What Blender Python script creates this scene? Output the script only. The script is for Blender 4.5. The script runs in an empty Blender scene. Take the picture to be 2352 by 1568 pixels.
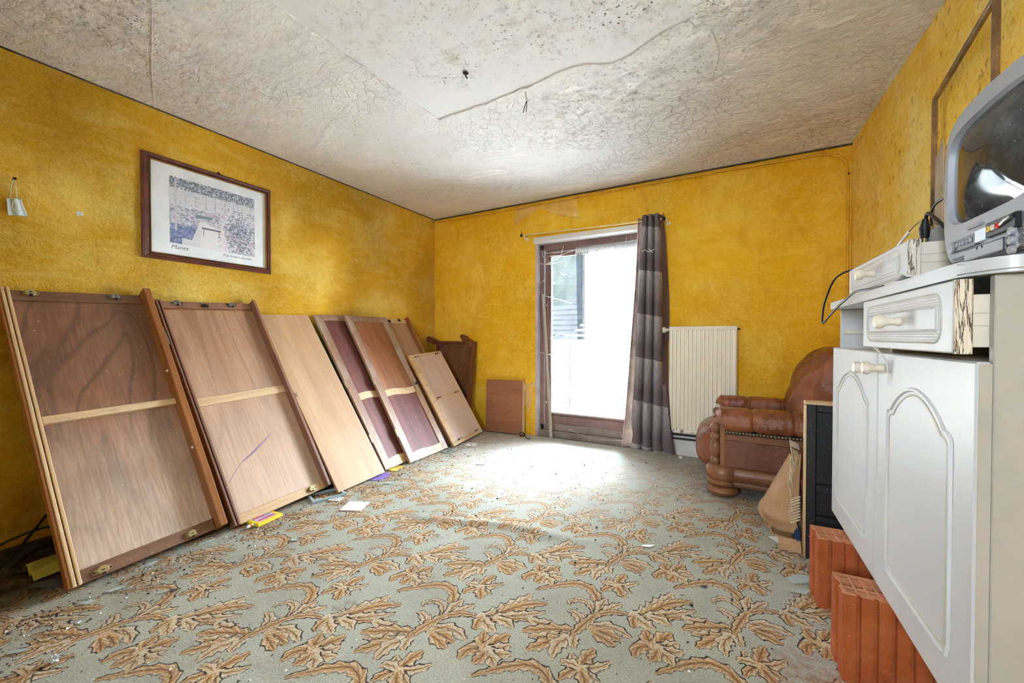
import bpy, bmesh, math, random
import numpy as np
from mathutils import Vector, Matrix
random.seed(7)
PI = math.pi
SC = bpy.context.scene
COL = SC.collection

# ------------------------------------------------------------------ camera, world, exposure
F_PX, PITCH, YAW = 896.0, math.atan(12 / 896.0), math.radians(28.7)
cam_d = bpy.data.cameras.new('camera')
cam_d.sensor_width = 36.0
cam_d.lens = F_PX / 2352.0 * 36.0
cam_d.clip_start = 0.02
cam = bpy.data.objects.new('camera', cam_d)
COL.objects.link(cam)
cam.location = (3.09, 0.0, 1.04)
cam.rotation_euler = (PI / 2 - PITCH, 0, YAW)
SC.camera = cam
wd = bpy.data.worlds.new('overcast_sky')
SC.world = wd
wd.use_nodes = True
wn = wd.node_tree
wbg = wn.nodes['Background']
wbg.inputs['Color'].default_value = (0.82, 0.94, 1.10, 1)
# overcast sky: the zenith brighter than the horizon
_z = wn.nodes.new('ShaderNodeSeparateXYZ')
wn.links.new(wn.nodes.new('ShaderNodeTexCoord').outputs['Generated'], _z.inputs[0])
_m = wn.nodes.new('ShaderNodeMapRange')
_m.inputs['From Min'].default_value, _m.inputs['From Max'].default_value = 0.0, 1.0
_m.inputs['To Min'].default_value, _m.inputs['To Max'].default_value = 2.1, 2.5
wn.links.new(_z.outputs['Z'], _m.inputs['Value'])
wn.links.new(_m.outputs[0], wbg.inputs['Strength'])
SC.view_settings.view_transform = 'Standard'
SC.view_settings.look = 'None'
SC.view_settings.gamma = 1.0
SC.view_settings.use_curve_mapping = False
SC.view_settings.exposure = 5.1
SC.cycles.use_denoising = True
SC.cycles.max_bounces = 9
SC.cycles.diffuse_bounces = 6
SC.cycles.adaptive_threshold = 0.025
SC.cycles.glossy_bounces = 4
SC.cycles.transparent_max_bounces = 24
SC.cycles.sample_clamp_indirect = 12
SC.cycles.caustics_reflective = False
SC.cycles.caustics_refractive = False
SC.cycles.blur_glossy = 0.5


def portal(name, loc, rx, sx, sy):
    l = bpy.data.lights.new(name, 'AREA')
    l.shape = 'RECTANGLE'
    l.size, l.size_y = sx, sy
    l.cycles.is_portal = True
    o = bpy.data.objects.new(name, l)
    COL.objects.link(o)
    o.location = loc
    o.rotation_euler = (rx, 0, 0)


# the glazed door lets the sky in (a portal only steers the sampling of the sky)
portal('door_daylight', (1.94, 3.985, 1.02), -PI / 2, 1.2, 2.05)
portal('fill_window_daylight', (2.625, -1.68, 1.55), PI / 2, 0.7, 0.85)  # portal of the added fill window


# ------------------------------------------------------------------ helpers
def srgb(r, g, b, a=1.0):
    def f(c):
        c /= 255.0
        return c / 12.92 if c <= 0.04045 else ((c + 0.055) / 1.055) ** 2.4
    return (f(r), f(g), f(b), a)


def nd(nt, t, ins=None, **kw):
    n = nt.nodes.new(t)
    for k, v in kw.items():
        setattr(n, k, v)
    for k, v in (ins or {}).items():
        s = n.inputs[k]
        if isinstance(v, bpy.types.NodeSocket):
            nt.links.new(v, s)
        else:
            s.default_value = v
    return n


class G:
    """small node graph builder round one Principled material"""
    def __init__(s, name, rough=0.6, spec=0.5):
        s.m = bpy.data.materials.new(name)
        s.m.use_nodes = True
        s.nt = s.m.node_tree
        s.b = s.nt.nodes['Principled BSDF']
        s.out = s.nt.nodes['Material Output']
        s.b.inputs['Roughness'].default_value = rough
        s.b.inputs['Specular IOR Level'].default_value = spec
        s._o = None

    def obj(s):
        if s._o is None:
            s._o = nd(s.nt, 'ShaderNodeTexCoord').outputs['Object']
        return s._o

    def pos(s):
        return nd(s.nt, 'ShaderNodeNewGeometry').outputs['Position']

    def map(s, v, scale=(1, 1, 1), loc=(0, 0, 0), rot=(0, 0, 0)):
        return nd(s.nt, 'ShaderNodeMapping', {'Vector': v, 'Scale': scale, 'Location': loc, 'Rotation': rot}).outputs[0]

    def noise(s, v, scale=5, detail=4, rough=0.55, dist=0, col=False):
        n = nd(s.nt, 'ShaderNodeTexNoise', {'Vector': v, 'Scale': scale, 'Detail': detail, 'Roughness': rough, 'Distortion': dist})
        return n.outputs['Color' if col else 'Fac']

    def vor(s, v, scale=5, feature='F1', rand=1.0):
        return nd(s.nt, 'ShaderNodeTexVoronoi', {'Vector': v, 'Scale': scale, 'Randomness': rand}, feature=feature).outputs['Distance']

    def ramp(s, f, stops, interp='LINEAR'):
        r = nd(s.nt, 'ShaderNodeValToRGB', {'Fac': f})
        cr = r.color_ramp
        cr.interpolation = interp
        while len(cr.elements) < len(stops):
            cr.elements.new(0.5)
        for e, (p, c) in zip(cr.elements, stops):
            e.position = p
            e.color = c if len(c) == 4 else (*c, 1)
        return r.outputs['Color']

    def fr(s, f, a, b, lo=0.0, hi=1.0):
        return nd(s.nt, 'ShaderNodeMapRange', {'Value': f, 'From Min': a, 'From Max': b, 'To Min': lo, 'To Max': hi}, clamp=True).outputs[0]

    def ma(s, op, a, b=0.0, c=0.0):
        n = nd(s.nt, 'ShaderNodeMath', operation=op)
        for i, v in enumerate((a, b, c)):
            if isinstance(v, bpy.types.NodeSocket):
                s.nt.links.new(v, n.inputs[i])
            else:
                n.inputs[i].default_value = v
        return n.outputs[0]

    def mix(s, f, a, b, blend='MIX'):
        n = nd(s.nt, 'ShaderNodeMix', data_type='RGBA', blend_type=blend)
        for i, v in ((0, f), (6, a), (7, b)):
            if isinstance(v, bpy.types.NodeSocket):
                s.nt.links.new(v, n.inputs[i])
            else:
                n.inputs[i].default_value = v
        return n.outputs[2]

    def sep(s, v):
        return nd(s.nt, 'ShaderNodeSeparateXYZ', {'Vector': v}).outputs

    def comb(s, x, y, z=0.0):
        return nd(s.nt, 'ShaderNodeCombineXYZ', {'X': x, 'Y': y, 'Z': z}).outputs[0]

    def vadd(s, a, b, op='ADD'):
        n = nd(s.nt, 'ShaderNodeVectorMath', operation=op)
        for i, v in enumerate((a, b)):
            if isinstance(v, bpy.types.NodeSocket):
                s.nt.links.new(v, n.inputs[i])
            else:
                n.inputs[i].default_value = v
        return n.outputs[0]

    def bump(s, h, strength=0.3, dist=0.01, normal=None):
        n = nd(s.nt, 'ShaderNodeBump', {'Height': h, 'Strength': strength, 'Distance': dist})
        if normal is not None:
            s.nt.links.new(normal, n.inputs['Normal'])
        return n.outputs[0]

    def col(s, c):
        if isinstance(c, bpy.types.NodeSocket):
            s.nt.links.new(c, s.b.inputs['Base Color'])
        else:
            s.b.inputs['Base Color'].default_value = c
        return s

    def set(s, k, v):
        if isinstance(v, bpy.types.NodeSocket):
            s.nt.links.new(v, s.b.inputs[k])
        else:
            s.b.inputs[k].default_value = v
        return s

    def nrm(s, v):
        s.nt.links.new(v, s.b.inputs['Normal'])
        return s


# ---- mesh building
def box(bm, x0, x1, y0, y1, z0, z1, bev=0.0, seg=1):
    vs = [bm.verts.new((x, y, z)) for z in (z0, z1) for y in (y0, y1) for x in (x0, x1)]
    fs = [bm.faces.new([vs[i] for i in f]) for f in ((0, 2, 3, 1), (4, 5, 7, 6), (0, 1, 5, 4), (2, 6, 7, 3), (0, 4, 6, 2), (1, 3, 7, 5))]
    if bev > 0:
        es = list({e for f in fs for e in f.edges})
        bmesh.ops.bevel(bm, geom=es, offset=bev, segments=seg, profile=0.5, affect='EDGES')


def prism(bm, pts, axis, a, b):
    """extrude a 2D outline along an axis; pts are the two other coordinates in order"""
    def P(p, t):
        return {'X': (t, p[0], p[1]), 'Y': (p[0], t, p[1]), 'Z': (p[0], p[1], t)}[axis]
    A = [bm.verts.new(P(p, a)) for p in pts]
    B = [bm.verts.new(P(p, b)) for p in pts]
    n = len(pts)
    bm.faces.new(A)
    bm.faces.new(B[::-1])
    for i in range(n):
        bm.faces.new((A[i], B[i], B[(i + 1) % n], A[(i + 1) % n]))


def tube(bm, pts, r, n=8, closed=False, flat=1.0):
    pts = [Vector(p) for p in pts]
    m = len(pts)
    rings = []
    up = None
    for i, p in enumerate(pts):
        if closed:
            t = pts[(i + 1) % m] - pts[i - 1]
        else:
            t = pts[min(i + 1, m - 1)] - pts[max(i - 1, 0)]
        t.normalize()
        if up is None:
            up = Vector((0, 0, 1)) if abs(t.z) < 0.9 else Vector((1, 0, 0))
        u = (up - t * up.dot(t)).normalized()
        w = t.cross(u)
        up = u
        rr = r[i] if isinstance(r, (list, tuple)) else r
        rings.append([bm.verts.new(p + u * rr * math.cos(a) + w * rr * flat * math.sin(a)) for a in [2 * PI * k / n for k in range(n)]])
    for i in range(m if closed else m - 1):
        A, B = rings[i], rings[(i + 1) % m]
        for k in range(n):
            bm.faces.new((A[k], A[(k + 1) % n], B[(k + 1) % n], B[k]))
    if not closed:
        bm.faces.new(rings[0][::-1])
        bm.faces.new(rings[-1])


def smoothpath(pts, k=6, closed=False):
    P = [Vector(p) for p in pts]
    n = len(P)
    out = []
    for i in range(n if closed else n - 1):
        if closed:
            a, b, c, d = P[i - 1], P[i], P[(i + 1) % n], P[(i + 2) % n]
        else:
            a, b, c, d = P[max(i - 1, 0)], P[i], P[i + 1], P[min(i + 2, n - 1)]
        for j in range(k):
            t = j / k
            out.append(0.5 * ((2 * b) + (c - a) * t + (2 * a - 5 * b + 4 * c - d) * t * t + (3 * b - a - 3 * c + d) * t ** 3))
    if not closed:
        out.append(P[-1])
    return out


def lathe(bm, prof, c=(0, 0, 0), axis='Z', n=24, sgn=1):
    """prof: (radius, along-axis); solid of revolution about axis through c"""
    rings = []
    for r, h in prof:
        ring = []
        for k in range(n):
            a = 2 * PI * k / n
            u, v = r * math.cos(a), r * math.sin(a)
            h2 = h * sgn
            q = {'Z': (u, v, h2), 'X': (h2, u, v), 'Y': (u, h2, v)}[axis]
            ring.append(bm.verts.new((c[0] + q[0], c[1] + q[1], c[2] + q[2])))
        rings.append(ring)
    for A, B in zip(rings, rings[1:]):
        for k in range(n):
            bm.faces.new((A[k], A[(k + 1) % n], B[(k + 1) % n], B[k]))
    bm.faces.new(rings[0][::-1])
    bm.faces.new(rings[-1])


def surf(bm, fn, nu, nv, cu=False, cv=False):
    V = [[bm.verts.new(fn(i / (nu if cu else nu - 1), j / (nv if cv else nv - 1))) for j in range(nv)] for i in range(nu)]
    for i in range(nu if cu else nu - 1):
        for j in range(nv if cv else nv - 1):
            i2, j2 = (i + 1) % nu, (j + 1) % nv
            bm.faces.new((V[i][j], V[i2][j], V[i2][j2], V[i][j2]))
    return V


def superell(bm, c, r, e1=0.5, e2=0.5, nu=32, nv=20, fn=None):
    def sp(v, e):
        return math.copysign(abs(v) ** e, v)

    def f(u, v):
        a, b = 2 * PI * u, PI * (v - 0.5) * 0.998
        p = Vector((r[0] * sp(math.cos(b), e1) * sp(math.cos(a), e2), r[1] * sp(math.cos(b), e1) * sp(math.sin(a), e2), r[2] * sp(math.sin(b), e1)))
        if fn:
            p = fn(p, u, v)
        return Vector(c) + p
    surf(bm, f, nu, nv, cu=True)


def obj(name, bm, mat, parent=None, smooth=False, solid=0.0, world=False):
    bmesh.ops.recalc_face_normals(bm, faces=bm.faces)
    me = bpy.data.meshes.new(name)
    bm.to_mesh(me)
    bm.free()
    me.materials.append(mat)
    if smooth:
        me.polygons.foreach_set('use_smooth', [True] * len(me.polygons))
        if smooth != 'all':
            try:
                me.set_sharp_from_angle(angle=math.radians(40))
            except Exception:
                pass
    o = bpy.data.objects.new(name, me)
    COL.objects.link(o)
    if parent is not None:
        o.parent = parent
        if world:
            me.transform(Matrix.Translation(-world_loc(parent)))
    if solid:
        md = o.modifiers.new('thickness', 'SOLIDIFY')
        md.thickness = solid
        md.offset = 0
    return o


def world_loc(p):
    l = Vector(p.location)
    while p.parent:
        p = p.parent
        l += Vector(p.location)
    return l


def thing(name, label, cat, loc=(0, 0, 0), group=None):
    o = bpy.data.objects.new(name, None)
    o.empty_display_size = 0.05
    COL.objects.link(o)
    o.location = loc
    o['label'] = label
    o['category'] = cat
    if group:
        o['group'] = group
    return o


def tag(o, label, cat, group=None):
    o['label'] = label
    o['category'] = cat
    if group:
        o['group'] = group
    return o


def struct(o):
    o['kind'] = 'structure'
    return o


def BM():
    return bmesh.new()


# ------------------------------------------------------------------ materials
def plain(name, c, rough=0.6, metal=0.0, spec=0.5, var=0.06, bump=0.0, bscale=40):
    g = G(name, rough, spec)
    n = g.noise(g.obj(), 9, 4)
    dark = tuple(x * (1 - 2.2 * var) for x in c[:3]) + (1,)
    light = tuple(min(1, x * (1 + var)) for x in c[:3]) + (1,)
    g.col(g.mix(g.fr(n, 0.3, 0.7), dark, light))
    g.set('Metallic', metal)
    if bump:
        g.nrm(g.bump(g.noise(g.obj(), bscale, 4), bump, 0.004))
    return g.m


def wood(name, light, dark, sx=(9, 9, 0.9), rings=5.0, fibre=0.35, rough=0.5, contour=0.5, dust=0.0, bump=0.1, seed=0.0, pale=None, coat=0.0, low=None):
    """veneer: cathedral contours of a stretched noise, plus fine fibres along local z (or as sx says)"""
    g = G(name, rough)
    v = g.map(g.obj(), sx, (seed, seed * 1.7, seed * 0.3))
    n = g.noise(v, 0.55, 2.5, 0.45, 0.35)
    fine = g.noise(g.map(v, (9, 9, 1.6)), 3.0, 5, 0.7)
    n = g.ma('ADD', n, g.ma('MULTIPLY', fine, 0.035))
    w = g.ma('FRACT', g.ma('MULTIPLY', n, rings * 4))
    w = g.ma('ABSOLUTE', g.ma('SUBTRACT', w, 0.5))
    line = g.fr(w, 0.0, 0.13, 1, 0)
    broad = g.noise(v, 0.8, 3)
    c = g.mix(g.fr(broad, 0.3, 0.7), dark, light)
    c = g.mix(g.ma('MULTIPLY', line, contour), c, tuple(x * 0.62 for x in dark[:3]) + (1,))
    c = g.mix(g.fr(fine, 0.42, 0.72, 0, fibre), c, tuple(x * 0.55 for x in dark[:3]) + (1,))
    if pale is not None:
        c = g.mix(g.fr(g.noise(g.obj(), 2.6, 4, 0.6), 0.48, 0.7, 0, 0.75), c, pale)
    if dust:
        d = g.noise(g.obj(), 3.5, 5, 0.6)
        c = g.mix(g.fr(d, 0.35, 0.75, dust * 0.4, dust), c, srgb(214, 203, 196))
    if low:                                  # pale sheen of the door light, painted onto the lower half of the boards
        zz = g.ma('ADD', g.sep(g.obj())[2], g.ma('MULTIPLY', g.noise(g.obj(), 3.0, 4), 0.5))
        c = g.mix(g.ma('MULTIPLY', g.fr(zz, low[0] + 0.25, low[1] + 0.25, 0, low[2]), g.fr(fine, 0.3, 0.6, 1, 0.6)), c, srgb(216, 196, 178))
    sp = g.noise(g.obj(), 60, 2)
    c = g.mix(g.fr(sp, 0.72, 0.78, 0, 0.5), c, srgb(225, 215, 205))
    g.col(c)
    g.set('Roughness', g.fr(fine, 0.3, 0.7, rough - 0.08, rough + 0.1))
    if coat:
        g.set('Coat Weight', coat)
        g.set('Coat Roughness', 0.25)
    g.nrm(g.bump(fine, bump, 0.002))
    return g.m


def yellow_wall(name, light, mid, dark, relief, seed, pits=0.0, drips=0.5, rough=1.0):
    g = G(name, 0.75, 0.3)
    p = g.map(g.pos(), (1, 1, 1), (seed, seed * 0.7, seed * 1.3))
    big = g.noise(p, 1.7, 6, 0.62, 0.4)
    smear = g.noise(g.map(p, (2.2, 2.2, 7)), 1.6, 6, 0.68, 0.8)
    drip = g.noise(g.map(p, (4, 4, 1.6)), 1.5, 7, 0.65, 0.5)
    c = g.ramp(big, [(0.3, mid), (0.48, mid), (0.62, light)])
    c = g.mix(g.fr(smear, 0.46, 0.7, 0, 0.85), c, light)
    c = g.mix(g.fr(drip, 0.5, 0.78, 0, drips), c, dark)
    # relief of the roughcast: worms, blobs and grit
    wv = g.vadd(p, g.vadd(g.noise(p, 9, 3, 0.5, 0, True), (0.12, 0.12, 0.12), 'MULTIPLY'))
    worm = g.noise(wv, 20, 5, 0.62, 1.4)
    grit = g.noise(p, 48, 6, 0.72, 0.6)
    worm2 = g.ma('ABSOLUTE', g.ma('SUBTRACT', worm, 0.5))
    h = g.ma('ADD', g.fr(worm2, 0.0, 0.2, 0, 0.4), g.ma('MULTIPLY', grit, 1.3))
    amount = g.fr(g.noise(p, 1.1, 4, 0.6), 0.35, 0.62, 0.25, 1.0)
    hh = g.ma('ADD', g.ma('MULTIPLY', h, amount), g.ma('MULTIPLY', smear, 0.35))
    c = g.mix(g.ma('MULTIPLY', g.fr(worm2, 0.0, 0.05, 0.4, 0), amount), c, dark)
    c = g.mix(g.fr(grit, 0.56, 0.7, 0, 0.5), c, light)
    c = g.mix(g.ma('MULTIPLY', g.fr(grit, 0.44, 0.32, 0, 0.6), amount), c, dark)
    if pits:
        pv = g.noise(g.map(p, (1, 1, 0.6)), 30, 5, 0.75)
        zone = g.fr(g.noise(g.map(p, (1.2, 1.2, 0.7)), 2.6, 4, 0.6), 0.42, 0.56)
        c = g.mix(g.ma('MULTIPLY', g.fr(pv, 0.56, 0.64, 0, pits), zone), c, srgb(150, 92, 12))
    c = g.mix(g.fr(g.noise(p, 46, 2), 0.76, 0.8, 0, 0.7), c, srgb(240, 225, 190))
    g.col(c)
    g.nrm(g.bump(hh, relief, 0.012 * rough))
    return g.m


Y_L, Y_M, Y_D = srgb(250, 214, 104), srgb(238, 184, 44), srgb(190, 126, 10)
M_wall_left = yellow_wall('yellow_roughcast', Y_L, Y_M, Y_D, 1.0, 3.0, 0.0, 0.45, 1.6)
M_wall_back = yellow_wall('yellow_plaster', srgb(248, 206, 74), srgb(241, 186, 30), srgb(198, 128, 6), 0.4, 8.0)
M_wall_right = yellow_wall('yellow_smeared_plaster', srgb(254, 230, 140), srgb(250, 208, 78), srgb(218, 156, 26), 0.45, 14.0, 0.7)


def plaster(name, base, rough_relief, mold, warm):
    g = G(name, 0.85, 0.2)
    p = g.pos()
    wv = g.vadd(p, g.vadd(g.noise(p, 6, 3, 0.5, 0, True), (0.16, 0.16, 0.0), 'MULTIPLY'))
    c = base
    # damp stains with shapes of their own (world position on the ceiling)
    xyz = g.sep(p)

    def blob(x, y, rx, ry):
        dx = g.ma('DIVIDE', g.ma('SUBTRACT', xyz[0], x), rx)
        dy = g.ma('DIVIDE', g.ma('SUBTRACT', xyz[1], y), ry)
        d = g.ma('ADD', g.ma('MULTIPLY', dx, dx), g.ma('MULTIPLY', dy, dy))
        return g.fr(d, 0.1, 1.0, 1, 0)

    def total(bl):
        t = None
        for b in bl:
            m = g.ma('MULTIPLY', blob(*b[:4]), b[4])
            t = m if t is None else g.ma('MAXIMUM', t, m)
        return t
    broad = g.noise(wv, 1.5, 6, 0.65, 0.6)
    fine = g.noise(p, 34, 6, 0.75)
    mid = g.noise(g.map(p, (1, 2.2, 1)), 7, 6, 0.7, 0.5)
    if warm:
        ws = total([(0.35, 0.9, 1.1, 0.9, 0.8), (2.9, 2.6, 0.8, 0.35, 0.45), (3.4, 3.25, 0.7, 0.5, 0.9), (1.0, 1.0, 0.9, 0.5, 0.35), (0.9, 3.1, 0.5, 0.5, 0.4), (3.4, 2.3, 0.5, 0.7, 0.45), (0.6, 0.6, 0.6, 0.35, 1.0)])
        c = g.mix(g.ma('MULTIPLY', ws, g.fr(mid, 0.4, 0.8, 0.05, 0.6)), c, srgb(196, 168, 140))
        c = g.mix(g.ma('MULTIPLY', ws, g.fr(g.noise(g.map(p, (1, 3, 1)), 16, 6, 0.75), 0.5, 0.72, 0, 0.6)), c, srgb(150, 122, 96))
    ms = total(mold)
    c = g.mix(g.ma('MULTIPLY', ms, g.fr(g.noise(p, 11, 6, 0.75), 0.48, 0.7, 0, 0.75)), c, srgb(172, 158, 140))
    c = g.mix(g.ma('MULTIPLY', ms, g.fr(fine, 0.56, 0.66, 0, 0.8)), c, srgb(110, 96, 82))
    spots = g.vor(p, 42, 'F1')
    sel = g.fr(g.noise(p, 5, 3), 0.5, 0.62)
    c = g.mix(g.ma('MULTIPLY', g.ma('MULTIPLY', ms, sel), g.fr(spots, 0.16, 0.24, 0.95, 0)), c, srgb(66, 62, 58))
    if rough_relief:
        e0 = g.vor(wv, 15, 'DISTANCE_TO_EDGE')
        c = g.mix(g.ma('MULTIPLY', g.fr(e0, 0.0, 0.03, 0.25, 0), g.fr(g.noise(p, 1.6, 4, 0.6), 0.45, 0.58)), c, srgb(150, 134, 116))
    g.col(c)
    grit = g.noise(p, 60, 4, 0.65)
    if rough_relief:
        # crackled flakes: cell edges and short dragged ridges, in patches
        e = g.vor(wv, 15, 'DISTANCE_TO_EDGE')
        crack = g.fr(e, 0.0, 0.07, 0, 1)
        zone = g.fr(g.noise(p, 1.6, 4, 0.6), 0.42, 0.58)
        drag = g.noise(g.map(wv, (1.0, 4.0, 1)), 8, 5, 0.65, 1.0)
        worm = g.fr(g.ma('ABSOLUTE', g.ma('SUBTRACT', drag, 0.5)), 0, 0.1)
        h = g.ma('ADD', g.ma('MULTIPLY', crack, zone), g.ma('ADD', g.ma('MULTIPLY', worm, 0.7), g.ma('MULTIPLY', grit, 0.5)))
        g.nrm(g.bump(h, rough_relief, 0.0065))
    else:
        g.nrm(g.bump(g.noise(p, 12, 5), 0.15, 0.01))
    return g.m


M_ceiling = plaster('crackled_ceiling_plaster', srgb(250, 249, 247), 1.0,
                    [(2.55, 2.35, 0.7, 0.42, 0.9), (2.2, 2.6, 0.5, 0.35, 0.9), (3.1, 2.0, 0.4, 0.4, 0.8), (1.55, 1.35, 0.22, 0.5, 0.6), (0.75, 0.6, 0.5, 0.3, 1.0), (2.4, 3.2, 0.3, 0.15, 0.6), (3.3, 1.7, 0.25, 0.2, 0.9)], True)
M_bare = plaster('bare_ceiling_patch', srgb(222, 222, 222), 0,
                 [(2.15, 1.55, 0.75, 0.45, 0.45), (2.72, 1.72, 0.3, 0.28, 1.0), (1.80, 1.66, 0.22, 0.22, 1.0), (2.3, 1.6, 0.35, 0.35, 0.8), (1.6, 1.3, 0.3, 0.3, 0.5), (2.3, 1.2, 0.8, 0.4, 0.6)], False)

# ---- carpet: one repeat of the acanthus pattern drawn as numbers, tiled on the floor by world position
STROKES = [('o',16,[2.672,1.419,2.656,1.493,2.613,1.55,2.553,1.56,2.485,1.514,2.412,1.44]),('c',11,[2.667,1.416,2.639,1.458,2.597,1.471,2.562,1.442,2.565,1.418]),('c',15,[2.649,1.326,2.629,1.368,2.598,1.388,2.569,1.391]),('c',17,[2.187,1.144,2.18,1.197,2.188,1.247]),('c',15,[2.195,1.153,2.216,1.198,2.248,1.245]),('o',10,[2.165,1.123,2.228,1.181,2.308,1.201]),('c',28,[2.308,1.201,2.354,1.254,2.393,1.339,2.413,1.402]),('o',20,[2.323,1.2,2.372,1.283,2.423,1.345,2.49,1.387]),('c',16,[2.323,1.2,2.388,1.254,2.448,1.296,2.504,1.341]),('o',11,[2.318,1.197,2.383,1.233,2.446,1.268,2.475,1.266]),('c',20,[2.317,1.193,2.344,1.177,2.382,1.164]),('c',16,[2.356,1.223,2.398,1.224,2.43,1.207]),('c',18,[2.474,1.274,2.518,1.281,2.55,1.307]),('o',13,[2.303,1.199,2.306,1.164,2.323,1.139]),('o',20,[2.628,1.303,2.553,1.27,2.465,1.217]),('c',16,[2.622,1.279,2.554,1.233,2.493,1.204]),('o',20,[2.627,1.274,2.574,1.221,2.516,1.147]),('c',18,[2.63,1.275,2.598,1.218,2.602,1.155]),('c',14,[2.637,1.279,2.641,1.25,2.655,1.227]),('c',17,[2.18,1.074,2.221,1.097,2.271,1.099,2.316,1.083]),('o',20,[2.19,1.054,2.23,1.064,2.287,1.056]),('o',16,[2.194,1.045,2.236,1.036,2.28,1.022]),('o',14,[2.672,1.419,2.644,1.341,2.625,1.272]),('o',19,[2.397,1.079,2.351,1.061,2.339,1.008]),('o',19,[2.396,1.086,2.367,1.111,2.353,1.148]),('o',21,[2.398,1.087,2.411,1.131,2.437,1.177]),('c',18,[2.406,1.084,2.438,1.112,2.461,1.14]),('c',17,[2.408,1.081,2.45,1.09,2.482,1.107]),('c',19,[2.407,1.073,2.437,1.058,2.457,1.035]),('o',17,[2.402,1.071,2.399,1.044,2.389,1.018]),('o',13,[2.199,1.346,2.174,1.315,2.157,1.278]),('c',13,[2.196,1.356,2.168,1.37,2.159,1.389]),('o',17,[2.199,1.358,2.208,1.404,2.221,1.442]),('c',12,[2.208,1.351,2.247,1.373,2.28,1.414]),('c',10,[2.21,1.347,2.246,1.332,2.27,1.324]),('o',17,[2.207,1.339,2.224,1.315,2.247,1.285]),('c',13,[2.193,1.349,2.159,1.347,2.139,1.331])]
CA, CB, CS = 0.495, 0.463, 0.28          # repeat across, repeat along, drop per repeat across


def new_image(name, rgb):
    h, w = rgb.shape[:2]
    im = bpy.data.images.new(name, w, h)
    px = np.ones((h, w, 4), np.float32)
    px[..., :3] = np.clip(rgb, 0, 1)
    im.pixels.foreach_set(px.ravel())
    im.update()
    im.pack()
    return im


def carpet_image():
    W, H = 640, 600
    rng = np.random.default_rng(3)
    ground = np.array([192, 192, 178]) / 255
    img = np.ones((H, W, 3)) * ground
    ori, ori2, cre, out = (np.array(c) / 255 for c in ([196, 146, 90], [152, 102, 56], [228, 212, 186], [66, 50, 44]))
    nz = rng.random((H, W))
    soft = (nz + np.roll(nz, 1, 0) + np.roll(nz, 1, 1) + np.roll(nz, -1, 0) + np.roll(nz, -1, 1)) / 5
    for tone, hw, q in STROKES:
        pts = [Vector((q[i], q[i + 1], 0)) for i in range(0, len(q), 2)]
        sp = np.array([(p.x, p.y) for p in smoothpath(pts, 8 if len(pts) > 3 else 10)])
        seg = np.linalg.norm(np.diff(sp, axis=0), axis=1)
        L = seg.sum()
        acc = np.concatenate([[0], np.cumsum(seg)])
        hw = hw * 1e-3 * 1.75
        m = hw * 1.5
        lo, hi = sp.min(0) - m, sp.max(0) + m
        # integer lattice box that covers the stroke
        us = [(x / CA) for x in (lo[0], hi[0])]
        vs = [((y - CS * x / CA) / CB) for x in (lo[0], hi[0]) for y in (lo[1], hi[1])]
        iu = np.arange(int(math.floor(min(us) * W)), int(math.ceil(max(us) * W)) + 1)
        iv = np.arange(int(math.floor(min(vs) * H)), int(math.ceil(max(vs) * H)) + 1)
        U, V = np.meshgrid((iu + 0.5) / W, (iv + 0.5) / H)
        X = CA * U
        Y = CB * V + CS * U
        best = np.full(X.shape, 9.0)
        T = np.zeros(X.shape)
        S = np.zeros(X.shape)
        for i in range(len(sp) - 1):
            a, b = sp[i], sp[i + 1]
            d = b - a
            l2 = (d @ d) + 1e-12
            t = np.clip(((X - a[0]) * d[0] + (Y - a[1]) * d[1]) / l2, 0, 1)
            ex, ey = X - (a[0] + t * d[0]), Y - (a[1] + t * d[1])
            dd = np.hypot(ex, ey)
            k = dd < best
            best = np.where(k, dd, best)
            T = np.where(k, (acc[i] + t * seg[i]) / L, T)
            S = np.where(k, np.sign(d[0] * ey - d[1] * ex), S)
        nl = max(2, round(L / 0.042))
        env = np.sin(PI * np.clip(0.08 + 0.9 * T, 0, 1) ** 0.85) ** 0.6
        lob = 1 - 0.36 * np.abs(np.sin(PI * (nl * T + 0.22 * S - 0.5 * best / hw)))
        wdt = hw * env * lob
        IU, IV = np.meshgrid(iu % W, iv % H)
        r = best / np.maximum(wdt, 1e-5)
        inside = r < 1
        streak = 0.5 + 0.5 * np.sin(2 * PI * (1.5 * nl * T - 1.6 * r + 0.2 * S))
        if tone == 'o':
            f = np.clip(1.0 - r * 0.75 + 0.95 * (streak - 0.5), 0, 1)
        else:
            f = np.clip(0.62 - r * 1.0 + 0.9 * (streak - 0.5), 0, 1)
        deep = np.clip((0.32 - r) * 2.5, 0, 1) * (0.75 if tone == 'o' else 0.35)
        colr = cre * (1 - f[..., None]) + ori * f[..., None]
        colr = colr * (1 - deep[..., None]) + ori2 * deep[..., None]
        vein = (best < 0.0011) & (T > 0.1) & (T < 0.85)
        colr = np.where(vein[..., None], out * 0.6 + ori2 * 0.4, colr)
        edge = (best > wdt - 0.0014) & (best < wdt + 0.0030) & (T > 0.03) & (T < 0.995)
        keep = ((S * (1 if tone == 'c' else -1) > 0) | (soft[IV, IU] > 0.50))
        tgt = img[IV, IU]
        tgt = np.where(inside[..., None], colr, tgt)
        tgt = np.where((edge & keep)[..., None], out, tgt)
        img[IV, IU] = tgt
    # a little blur so the tufts run into each other, then tuft noise
    k = img
    img = (k * 2 + np.roll(k, 1, 0) + np.roll(k, -1, 0) + np.roll(k, 1, 1) + np.roll(k, -1, 1)) / 6
    img *= (0.9 + 0.2 * nz)[..., None]
    return new_image('acanthus_repeat', img)


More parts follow.
